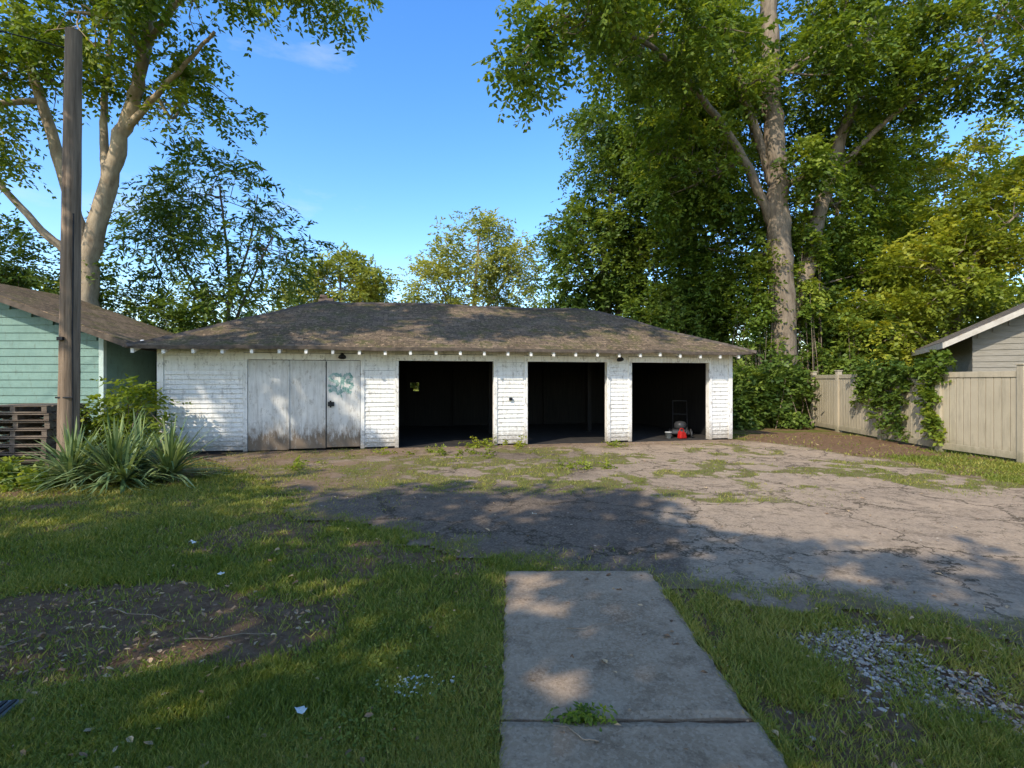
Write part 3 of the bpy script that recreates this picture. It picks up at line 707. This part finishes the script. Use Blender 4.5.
for i in range(N):
    a = x0+(x1-x0)*i/N; b = x0+(x1-x0)*(i+1)/N
    for yy in (y0, y1):
        za, zb = ez(a, yy), ez(b, yy)
        lo, hi = (yy-.012, yy+.012)
        j = rng.random(2)*.015
        fa.raw([[a,lo,za-.06-j[0]],[b,lo,zb-.06-j[1]],[b,hi,zb-.06-j[1]],[a,hi,za-.06-j[0]],[a,lo,za+.008],[b,lo,zb+.008],[b,hi,zb+.008],[a,hi,za+.008]])
N = 22
for i in range(N):
    a = y0+(y1-y0)*i/N; b = y0+(y1-y0)*(i+1)/N
    for xx in (x0, x1):
        za, zb = ez(xx, a), ez(xx, b); lo, hi = xx-.012, xx+.012
        fa.raw([[lo,a,za-.06],[hi,a,za-.06],[hi,b,zb-.06],[lo,b,zb-.06],[lo,a,za+.007],[hi,a,za+.007],[hi,b,zb+.007],[lo,b,zb+.007]])
m_edge = simple('roof_edge_wood', (.05, .04, .03), (.15, .115, .085), 6)
fa.make('eave_edge', m_edge, G)
cap = Boxes()
def capline(p, q, w=.13):
    p, q = np.array(p, float), np.array(q, float); L = np.linalg.norm(q-p); n = int(L/.24)
    d = (q-p)/L; s = norm(np.cross(d, [0, 0, 1])[None])[0]
    for i in range(n):
        a = p+d*L*i/n; b = p+d*L*(i+1.15)/n
        for pt in (a, b): pt[2] += sag(pt[0:1], pt[1:2])[0]
        a = a+[0, 0, .03]; b = b+[0, 0, .018]; dn = np.array([0, 0, -.045])
        cap.raw([a-s*w+dn*1.7, a+s*w+dn*1.7, b+s*w+dn*1.7, b-s*w+dn*1.7, a-s*.03, a+s*.03, b+s*.03, b-s*.03])
capline((ra,rm_,ZR),(rb,rm_,ZR)); capline((x0,y0,ZE),(ra,rm_,ZR)); capline((x1,y0,ZE),(rb,rm_,ZR)); capline((x1,y1,ZE),(rb,rm_,ZR)); capline((x0,y1,ZE),(ra,rm_,ZR))
cap.make('ridge_caps', m_edge, G)
rt = Boxes(); sl = (ZR-ZE)/(rm_+OVf)
xx = -.3
while xx < LEN+.3:
    w = .03
    for side in (0, 1):
        ya, yb = (y0+.02, -.032) if side == 0 else (y1-.02, DEP+.032)
        zf = ez(xx, ya)-.06+.02*sl; zb = zf+sl*(OVf-.06)
        rt.raw([[xx-w,ya,zf-.11],[xx+w,ya,zf-.11],[xx+w,yb,zb-.15],[xx-w,yb,zb-.15],[xx-w,ya,zf],[xx+w,ya,zf],[xx+w,yb,zb],[xx-w,yb,zb]])
    xx += .56+rng.normal(0, .01)
rt.make('rafter_tails', m_trim, G)
def lathe(name, prof, loc, mat, parent, n=14, rot=None):
    V = []
    for r, z in prof:
        for i in range(n): V.append((r*math.cos(6.2832*i/n), r*math.sin(6.2832*i/n), z))
    Fq = [[j*n+i, j*n+(i+1) % n, (j+1)*n+(i+1) % n, (j+1)*n+i] for j in range(len(prof)-1) for i in range(n)]
    o = mesh_np(name, V, Fq, mat, parent, smooth=True); o.location = loc
    if rot: o.rotation_euler = rot
    return o
for i, tt in enumerate((3.8, 10.6)):
    lathe('eave_lamp_%d' % (i+1), [(.001,.07),(.03,.07),(.045,.03),(.08,0),(.09,-.04),(.07,-.04),(.04,0),(.001,.01)], (tt,-.13,2.17), m_black, G, rot=(-.4,0,0))
m_brick = simple('old_brick', (.10, .065, .05), (.2, .15, .12), 12)
ch = Boxes(); ch.box(2.75, 3.15, 3.35, 3.7, 3.3, 4.02, .02); ch.box(2.8, 3.0, 3.4, 3.6, 4.02, 4.12, .02); ch.make('chimney_stub', m_brick, G, .02)

# things stored in the last bay
def gl(t, q, z=0): return (G0[0]+t*cA-q*sA, G0[1]+t*sA+q*cA, z)
k = M('red_plastic'); k.color((.38, .016, .012)); k.b.inputs['Roughness'].default_value = .4; m_red = k.m
can = empty('gas_can', gl(12.66, .42, .022), ANG+.2)
v = np.array([[-.12,-.08,0],[.12,-.08,0],[.12,.08,0],[-.12,.08,0],[-.10,-.07,.21],[.08,-.07,.17],[.08,.07,.17],[-.10,.07,.21]])
bx = Boxes(); bx.raw(v); bx.make('body', m_red, can, .03)
tb = Tubes(); tb.add(curve([(-.09,0,.19),(-.06,0,.27),(.03,0,.26),(.06,0,.17)], 6), np.full(19, .014), 8); tb.make('handle', m_red, can)
tb = Tubes(); tb.add(curve([(.08,0,.16),(.14,0,.22),(.17,0,.29)], 5), np.linspace(.02, .01, 11), 8); tb.make('spout', m_black, can)
mw = empty('lawn_mower', gl(12.88, .9, .022), ANG-.5)
k = M('black_plastic'); k.color((.035, .035, .036)); k.b.inputs['Roughness'].default_value = .35
bx = Boxes(); bx.raw([[-.26,-.36,.09],[.26,-.36,.09],[.26,.36,.09],[-.26,.36,.09],[-.22,-.32,.22],[.22,-.32,.22],[.22,.32,.22],[-.22,.32,.22]]); bx.make('deck', k.m, mw, .04)
lathe('engine', [(.001,.22),(.16,.22),(.17,.3),(.17,.36),(.13,.42),(.05,.44),(.001,.44)], (0,-.05,0), k.m, mw, 18)
for i, (wx, wy) in enumerate(((-.29,-.28),(.29,-.28),(-.29,.28),(.29,.28))):
    lathe('wheel_%d' % (i+1), [(.001,-.025),(.05,-.025),(.055,-.012),(.08,-.02),(.10,-.02),(.10,.02),(.08,.02),(.055,.012),(.05,.025),(.001,.025)], (wx,wy,.1), k.m, mw, 18, rot=(0,math.pi/2,0))
tb = Tubes()
for sx in (-.2, .2): tb.add([(sx,.3,.16),(sx,.62,.6),(sx,.9,.98)], [.012]*3, 8)
tb.add([(-.2,.9,.98),(0,.9,.985),(.2,.9,.98)], [.014]*3, 8); tb.add([(-.2,.62,.6),(0,.62,.6),(.2,.62,.6)], [.009]*3, 8); tb.make('handle', k.m, mw)
pail = empty('pail', gl(12.32, .55, .022)); m_pail = simple('pail_plastic', (.3,.3,.28), (.5,.5,.47), 5, bump=0)
lathe('bucket', [(.001,.003),(.07,.003),(.09,.16),(.095,.16),(.095,.175),(.08,.175),(.065,.02),(.001,.02)], (0,0,0), m_pail, pail, 20)

# ------------------------------------------------------------------ teal building at left
def teal():
    k = M('teal_siding_paint'); src = k.coord(); z = k.zc()
    c = k.mix(k.ramp(k.noise(2, 6, .7, src), [(.35, 0.), (.7, .8)]), (.20, .31, .255), (.13, .22, .185))
    c = k.mix(k.ramp(k.noise(7, 6, .75, k.mapping(src, (2, 2, .5))), [(.54, 0.), (.66, .55)]), c, (.11, .13, .10))
    k.color(c); k.b.inputs['Roughness'].default_value = .6; k.bump(k.noise(30, 5, .7), .2, .005); return k.m
m_teal = teal(); m_teald = simple('dark_teal_boards', (.04, .075, .07), (.07, .12, .11), 3, stretch=(1, 1, 3))
H = empty('teal_shed', (-15.4, 11.3, 0))
W = 6.52; DH = 3.0; RX = W/2; EZ = 2.62; sl2 = .36
hb = Boxes(); hb.box(.02, W-.02, .02, DH-.02, 0, EZ)
hb.raw([[.02,.02,EZ],[W-.02,.02,EZ],[W-.02,DH-.02,EZ],[.02,DH-.02,EZ],[RX-.05,.02,EZ+sl2*RX-.03],[RX+.05,.02,EZ+sl2*RX-.03],[RX+.05,DH-.02,EZ+sl2*RX-.03],[RX-.05,DH-.02,EZ+sl2*RX-.03]])
hb.make('wall_core', m_teald, H)
sb = Boxes(); z = .1
while z < EZ+sl2*RX-.05:
    zt = z+.17; hw_ = max(0, (zt-EZ)/sl2) if zt > EZ else 0
    a, b = hw_+.06, W-hw_-.06
    if b-a > .2:
        sb.raw([[a,-.014,z],[b,-.014,z],[b,.019,z],[a,.019,z],[a,.004,zt],[b,.004,zt],[b,.019,zt],[a,.019,zt]])
    if zt < EZ: sb.raw([[W-.019,.06,z],[W+.012,.06,z],[W+.012,DH,z],[W-.019,DH,z],[W-.019,.06,zt],[W-.004,.06,zt],[W-.004,DH,zt],[W-.019,DH,zt]])
    z = zt
sb.make('siding', m_teal, H)
tr = Boxes(); tr.box(W-.075, W+.03, -.035, .055, .05, EZ); tr.box(W-.62, W-.55, -.03, .018, .05, EZ)
tr.make('corner_trim', simple('pale_teal_trim', (.4,.5,.44), (.55,.64,.57), 6), H, .004)
OVH = .85
def slab(bx, p, q, y0, y1, th):
    (xa, za), (xb, zb) = p, q
    bx.raw([[xa,y0,za-th],[xb,y0,zb-th],[xb,y1,zb-th],[xa,y1,za-th],[xa,y0,za],[xb,y0,zb],[xb,y1,zb],[xa,y1,za]])
RZ = EZ+sl2*RX+.12
for i, (p, q) in enumerate((((W+OVH, RZ-sl2*(RX+OVH)), (RX, RZ)), ((RX, RZ), (-OVH, RZ-sl2*(RX+OVH))))):
    rbx = Boxes(); slab(rbx, p, q, -.45, DH+.1, .05)
    o = rbx.make('roof_%d' % (i+1), m_roof, H)
    l = o.data.uv_layers.new(name='UVMap')
    for lp in o.data.loops:
        c = o.data.vertices[lp.vertex_index].co; l.data[lp.index].uv = (c.y, c.x*1.06)
rk = Boxes(); slab(rk, (W+OVH+.01, RZ-sl2*(RX+OVH)-.02), (RX, RZ-.02), -.475, -.4505, .12); slab(rk, (RX, RZ-.02), (-OVH, RZ-sl2*(RX+OVH)-.02), -.475, -.4505, .12)
rk.make('rake_board', m_edge, H)
wg = Boxes(); wg.box(W+.04, W+1.15, 1.6, 4.4, 0, 2.1); wg.make('rear_lean_to', m_teald, H)

# ------------------------------------------------------------------ neighbour's building at right
NH = empty('neighbour_garage', (11.95, 13.5, 0), math.radians(-30)); m_nw = simple('neighbour_siding', (.20,.18,.14), (.27,.245,.20), 4, stretch=(1,1,6))
nb = Boxes(); nb.box(0, 6, 0, 4, 0, 2.8)
nb.raw([[0,0,2.8],[6,0,2.8],[6,4,2.8],[0,4,2.8],[2.95,0,4.3],[3.05,0,4.3],[3.05,4,4.3],[2.95,4,4.3]]); nb.make('walls', m_nw, NH)
sb = Boxes(); z = 0.
while z < 4.1:
    zt = z+.15; h_ = max(0, (zt-2.8)/.5) if zt > 2.8 else 0
    if 6-2*h_ > .3: sb.raw([[h_,-.03,z],[6-h_,-.03,z],[6-h_,-.004,z],[h_,-.004,z],[h_,-.012,zt],[6-h_,-.012,zt],[6-h_,-.004,zt],[h_,-.004,zt]])
    z = zt
sb.make('siding', m_nw, NH)
for i, (p, q) in enumerate((((-.65, 2.62), (3.0, 4.5)), ((3.0, 4.5), (6.65, 2.62)))):
    rbx = Boxes(); slab(rbx, p, q, -.5, 4.4, .05); o = rbx.make('roof_%d' % (i+1), m_roof2, NH)
    l = o.data.uv_layers.new(name='UVMap')
    for lp in o.data.loops:
        c = o.data.vertices[lp.vertex_index].co; l.data[lp.index].uv = (c.y, c.x*1.12)
m_fas = simple('fascia_paint', (.36,.32,.26), (.5,.46,.38), 5)
rk = Boxes(); slab(rk, (-.66, 2.60), (3.0, 4.48), -.53, -.503, .15); slab(rk, (3.0, 4.48), (6.66, 2.60), -.53, -.503, .15); rk.box(-.69,-.66,-.52,4.4,2.44,2.59); rk.make('fascia', m_fas, NH)

# ------------------------------------------------------------------ vinyl fence
k = M('tan_vinyl'); src = k.coord()
c = k.mix(k.ramp(k.noise(1.3, 5, .7, src), [(.35, 0.), (.7, .5)]), (.44, .375, .265), (.31, .265, .185))
z = k.zc(); c = k.mix(k.ramp(k.math('ADD', k.math('MULTIPLY', z[2], -1.4), k.noise(6, 5, .7, src)), [(.1, 0.), (.5, .65)]), c, (.16, .15, .08))
c = k.mix(k.ramp(k.noise(5, 6, .75, k.mapping(src, (2, 2, .2))), [(.50, 0.), (.68, .5)]), c, (.20, .175, .12))
k.color(c); k.b.inputs['Roughness'].default_value = .5; m_vinyl = k.m
FN = empty('vinyl_fence', (9.8, 11.9, 0))
pts = [(10.35,4.6),(10.2,6.5),(10.08,8.35),(9.98,10.15),(9.8,11.9),(10.05,14.15),(10.3,16.4),(10.5,18.1)]
pb = Boxes(); pn = Boxes(); pg = Boxes()
def rot_raw(bx, p, q, s0, s1, o0, o1, z0, z1):
    p = np.array(p)-[9.8, 11.9]; q = np.array(q)-[9.8, 11.9]; L = np.linalg.norm(q-p); d = (q-p)/L; n = np.array([-d[1], d[0]])
    def w(s, o, z): r = p+d*s+n*o; return [r[0], r[1], z]
    bx.raw([w(s0,o0,z0), w(s1,o0,z0), w(s1,o1,z0), w(s0,o1,z0), w(s0,o0,z1), w(s1,o0,z1), w(s1,o1,z1), w(s0,o1,z1)])
for i, p in enumerate(pts):
    x, y = p[0]-9.8, p[1]-11.9
    pb.box(x-.07, x+.07, y-.07, y+.07, -.02, 1.91); pb.box(x-.09, x+.09, y-.09, y+.09, 1.912, 1.94)
    if i < len(pts)-1:
        q = pts[i+1]; L = math.dist(p, q)
        rot_raw(pn, p, q, .07, L-.07, -.035, .035, 1.68, 1.80); rot_raw(pn, p, q, .07, L-.07, -.035, .035, .06, .2)
        nbd = max(6, int(L/.16)); w = (L-.14)/nbd
        for j in range(nbd): rot_raw(pn, p, q, .07+j*w+.007, .07+(j+1)*w-.007, -.014, .014, .2, 1.68)
        rot_raw(pg, p, q, .07, L-.07, -.004, .004, .2, 1.68)
pb.make('posts', m_vinyl, FN, .008); pn.make('panels', m_vinyl, FN, .003); pg.make('panel_joints', simple('vinyl_joint', (.12,.1,.07), (.17,.145,.1)), FN)
def vine(name, paths, mat, dens=26):
    e = empty(name, (paths[0][0][0], paths[0][0][1], 0)); off = -np.array([*e.location]); tb = Tubes(); C = []
    for p in paths:
        P = curve(p, 8); P += rng.normal(0, .02, P.shape); tb.add(P+off, np.full(len(P), .008), 5)
        C.append(P[rng.integers(0, len(P), dens)]+rng.normal(0, .11, (dens, 3))*[.4, 1, 1])
    tb.make('stems', m_bark, e); C = np.vstack(C)
    add_leaves('leaves', C+off, np.tile([-1., 0, .2], (len(C), 1)), mat, e, fr=5, pairs=3, flen=.15, ll=.10, lw=.04, tb=.5, tv=.35)
vine('fence_vine', [[(9.85,13.2,.2),(9.8,13.3,.8),(9.85,13.0,1.5),(9.95,13.4,1.9)], [(9.9,13.7,.5),(9.9,13.6,1.2),(9.9,13.6,1.8),(10,13,1.9)], [(10,15.4,1.9),(9.93,14,1.92),(9.8,13.0,1.85),(9.75,12.2,1.9)], [(9.9,14.2,.9),(9.93,14.1,1.4),(9.95,13.9,1.85)], [(10.05,14.9,1.2),(10.05,14.8,1.8)]], m_leaf_dark, 34)
vine('fence_vine', [[(9.68,11.95,.2),(9.68,11.9,.7),(9.68,12.0,1.4),(9.75,11.85,1.95)], [(9.75,12.2,1.0),(9.75,12.1,1.9),(9.8,11.6,1.95)]], m_leaf_mid, 28)

# ------------------------------------------------------------------ utility pole
UP = empty('utility_pole', (-7.77, 9.1, 0)); tb = Tubes()
P = np.stack([np.linspace(0, .10, 30), np.zeros(30), np.linspace(-.1, 7.72, 30)], 1)
tb.add(P, np.linspace(.16, .12, 30), 18, .012); tb.make('pole', m_pole, UP)
lathe('pole_top', [(.123, 0), (.1, .02), (.001, .04)], (.10, 0, 7.70), m_pole, UP, 18)
tb = Tubes(); tb.add([(.17,-.1,.0),(.16,-.1,2.4),(.18,-.1,4.5)], [.012]*3, 8); tb.make('conduit', m_black, UP)
bx = Boxes(); bx.box(-.04,.06,-.19,-.14,2.3,2.36); bx.box(-.1,.2,-.15,-.13,1.3,1.33); bx.make('brackets', m_black, UP, .004)
tb = Tubes()
w = curve([(.05,.0,7.4),(-2.8,-1.8,7.5),(-8,-5,8.6)], 10); tb.add(w, np.full(len(w), .011), 6)
tb.make('wires', m_black, UP)

PL = empty('pallet_stack', (-9.75, 9.5, 0), .06); bx = Boxes()
for i in range(8):
    z = .0+i*.148; ox, oy = rng.normal(0, .03, 2)
    for j in range(3): bx.box(ox+j*.55, ox+j*.55+.09, oy+.01, oy+.98, z, z+.09, .002)
    for j in range(7): bx.box(ox, ox+1.2, oy+j*.15, oy+j*.15+.1, z+.092, z+.112, .002)
    for j in range(3): bx.box(ox, ox+1.2, oy+j*.45, oy+j*.45+.1, z-.022, z-.003, .002)
bx.make('pallets', m_pallet, PL)

# ------------------------------------------------------------------ yucca
m_yucca = leaf_mat('yucca_leaf', (.07, .12, .04), (.17, .23, .08), (.33, .38, .15), .15)
YU = empty('yucca_plant', (-6.15, 8.25, 0)); V = []; Fq = []; T = []; n0 = 0
for (cx, cy, nb_, Ls) in ((-.8, 0, 160, 1.3), (-.05, -.15, 200, 1.45), (.65, .1, 160, 1.3), (-.1, .45, 110, 1.35), (.3, -.4, 90, 1.1), (-.55, -.35, 80, 1.1)):
    for i in range(nb_):
        az = rng.random()*6.283; el = math.radians(10+77*rng.random()); L = Ls*(.6+.45*rng.random())
        d = np.array([math.cos(az)*math.cos(el), math.sin(az)*math.cos(el), math.sin(el)]); s = np.array([-math.sin(az), math.cos(az), 0])
        dr = .15+.45*rng.random(); wd = .018+.012*rng.random(); tn = rng.random()
        for j, u in enumerate(np.linspace(0, 1, 6)):
            c = np.array([cx, cy, .08])+d*L*u+np.array([0, 0, -1])*dr*L*u*u; c[2] = max(c[2], .03+.02*u)
            ww = wd*(1-u**2.2)+.001
            V += [c-s*ww, c+s*ww]; T += [tn, tn]
            if j: b = n0+2*j; Fq.append([b-2, b-1, b+1, b])
        n0 += 12
mesh_np('leaves', V, Fq, m_yucca, YU, attrs={'tone': T})
bush('ground_ivy', [((-8.3,7.9,.1),(1.0,.9,.30),120), ((-9.5,8.3,.15),(1.0,.8,.4),110), ((-7.2,7.7,.05),(.6,.3,.14),30)], m_leaf_mid, fr=7, pairs=3, flen=.16, ll=.09, lw=.035)
bush('tall_weeds', [((-7.7,10.5,.8),(.45,.4,1.0),34), ((-8.4,10.7,.6),(.5,.4,.8),26)], m_leaf_mid, fr=6, pairs=5, flen=.4, ll=.13, lw=.03, tb=.5)
bush('garage_weeds', [((-.7,12.35,.06),(.4,.18,.22),22), ((.1,12.3,.03),(.5,.3,.14),16), ((2.6,12.6,.03),(.35,.2,.1),10), ((-2.2,11.4,.02),(1.0,.4,.1),22), ((-.6,11.0,.02),(1.3,.5,.09),34), ((1.2,9.4,.02),(1.2,.3,.07),20), ((-3.6,9.6,.02),(1.2,.5,.08),22)], m_leaf_yel, fr=6, pairs=3, flen=.14, ll=.07, lw=.02)
bush('walkway_weed', [((.35,2.42,.035),(.16,.04,.03),16)], m_leaf_mid, fr=6, pairs=3, flen=.06, ll=.035, lw=.008)

def litter(name, c, r, mat, n=8):
    a = np.sort(rng.random(n)*6.283); rr = r*(.6+.5*rng.random(n))
    V = [(c[0], c[1], c[2]+.02)]+[(c[0]+rr[i]*math.cos(a[i]), c[1]+rr[i]*math.sin(a[i])*.8, c[2]+rng.random()*.025) for i in range(n)]
    mesh_np(name, V, [[0, i+1, (i+1) % n+1] for i in range(n)], mat)
m_scrap = simple('paper_scrap', (.45,.48,.42), (.7,.70,.64), 20, bump=0)
litter('paper_scrap', (-1.0, 2.45, .035), .045, m_scrap); litter('paper_scrap', (-3.1, 5.05, .03), .04, m_scrap); litter('paper_scrap', (.25, 6.1, .03), .04, m_scrap); litter('paper_scrap', (-2.35,4.2,.03), .03, m_scrap)
x = rng.normal(-.52, .09, 60); y = rng.normal(2.72, .06, 60)
stones('white_debris', x, y, np.full(60, .02), .004+.006*rng.random(60), m_scrap, np.ones(60))
tb = Tubes()
for (a, b, l, th) in ((.5,3.3,.16,.3),(-1.75,3.2,.25,.2),(-2.5,3.5,.3,-.3),(.28,2.3,.12,2.5),(-3,3.1,.2,1),(2.2,5.2,.3,.5),(-.6,5.7,.25,.9)):
    zb = .045 if (0 < a < 1.15 and b < 4.3) else .03
    P = np.array([(a+l*u*math.cos(th), b+l*u*math.sin(th)+.02*math.sin(u*5), zb+.004*math.sin(u*9)) for u in np.linspace(-1, 1, 7)]); tb.add(P, np.linspace(.005, .002, 7), 5)
tb.make('fallen_twigs', m_bark)
VB = empty('valve_box', (-2.5, 2.42, 0), .2); bx = Boxes(); bx.box(-.12,.12,-.1,.1,-.02,.05)
bx.make('box', simple('grey_box', (.14,.14,.135), (.22,.22,.21), 9), VB, .01)
bx = Boxes(); [bx.box(-.1+i*.04,-.08+i*.04,-.08,.08,.052,.058) for i in range(6)]; bx.make('lid_ribs', m_black, VB)

# ------------------------------------------------------------------ light
EL = math.radians(40); hx, hy = -.6, -.8
to_sun = Vector((hx*math.cos(EL), hy*math.cos(EL), math.sin(EL)))
sd = bpy.data.lights.new('sun', 'SUN'); sd.energy = 5.; sd.angle = math.radians(.53); sd.color = (1, .92, .79)
so = bpy.data.objects.new('sun', sd); COL.objects.link(so); so.rotation_euler = to_sun.to_track_quat('Z', 'Y').to_euler(); so.location = (-20, -15, 25)
w = bpy.data.worlds.new('World'); SC.world = w; w.use_nodes = True; nt = w.node_tree; nt.nodes.clear()
out = nt.nodes.new('ShaderNodeOutputWorld'); bg = nt.nodes.new('ShaderNodeBackground'); sky = nt.nodes.new('ShaderNodeTexSky')
sky.sky_type = 'NISHITA'; sky.sun_disc = False; sky.sun_elevation = EL; sky.sun_rotation = math.atan2(hx, hy)
sky.air_density = 1.1; sky.dust_density = .7; sky.ozone_density = 1.8
hs = nt.nodes.new('ShaderNodeHueSaturation'); hs.inputs['Saturation'].default_value = 1.34; hs.inputs['Value'].default_value = 2.35; hs.inputs['Hue'].default_value = .508
tc = nt.nodes.new('ShaderNodeTexCoord'); mp = nt.nodes.new('ShaderNodeMapping'); mp.inputs['Scale'].default_value = (1, 1, 3.2)
no = nt.nodes.new('ShaderNodeTexNoise'); no.inputs['Scale'].default_value = 2.6; no.inputs['Detail'].default_value = 7; no.inputs['Roughness'].default_value = .6
cr = nt.nodes.new('ShaderNodeValToRGB'); cr.color_ramp.elements[0].position = .57; cr.color_ramp.elements[1].position = .82; cr.color_ramp.elements[1].color = (.45, .45, .45, 1)
mx = nt.nodes.new('ShaderNodeMix'); mx.data_type = 'RGBA'; mx.inputs[7].default_value = (7, 7.2, 7.5, 1)
L = nt.links.new
L(tc.outputs['Generated'], mp.inputs[0]); L(mp.outputs[0], no.inputs['Vector']); L(no.outputs[0], cr.inputs[0]); L(cr.outputs[0], mx.inputs[0])
L(sky.outputs[0], hs.inputs['Color']); L(hs.outputs[0], mx.inputs[6]); L(mx.outputs[2], bg.inputs[0]); bg.inputs[1].default_value = .15
L(bg.outputs[0], out.inputs[0])
SC.view_settings.view_transform = 'Standard'; SC.view_settings.look = 'None'; SC.view_settings.exposure = 0

# ------------------------------------------------------------------ camera
cd = bpy.data.cameras.new('camera'); cd.sensor_width = 36; cd.lens = 36*520/1024; cd.clip_end = 2000; cd.clip_start = .05
cd.shift_y = -3/1024
co = bpy.data.objects.new('camera', cd); COL.objects.link(co); co.location = (0, 0, 1.6); co.rotation_euler = (math.radians(90), 0, 0)
SC.camera = co
print('verts', sum(len(o.data.vertices) for o in bpy.data.objects if o.type == 'MESH'))
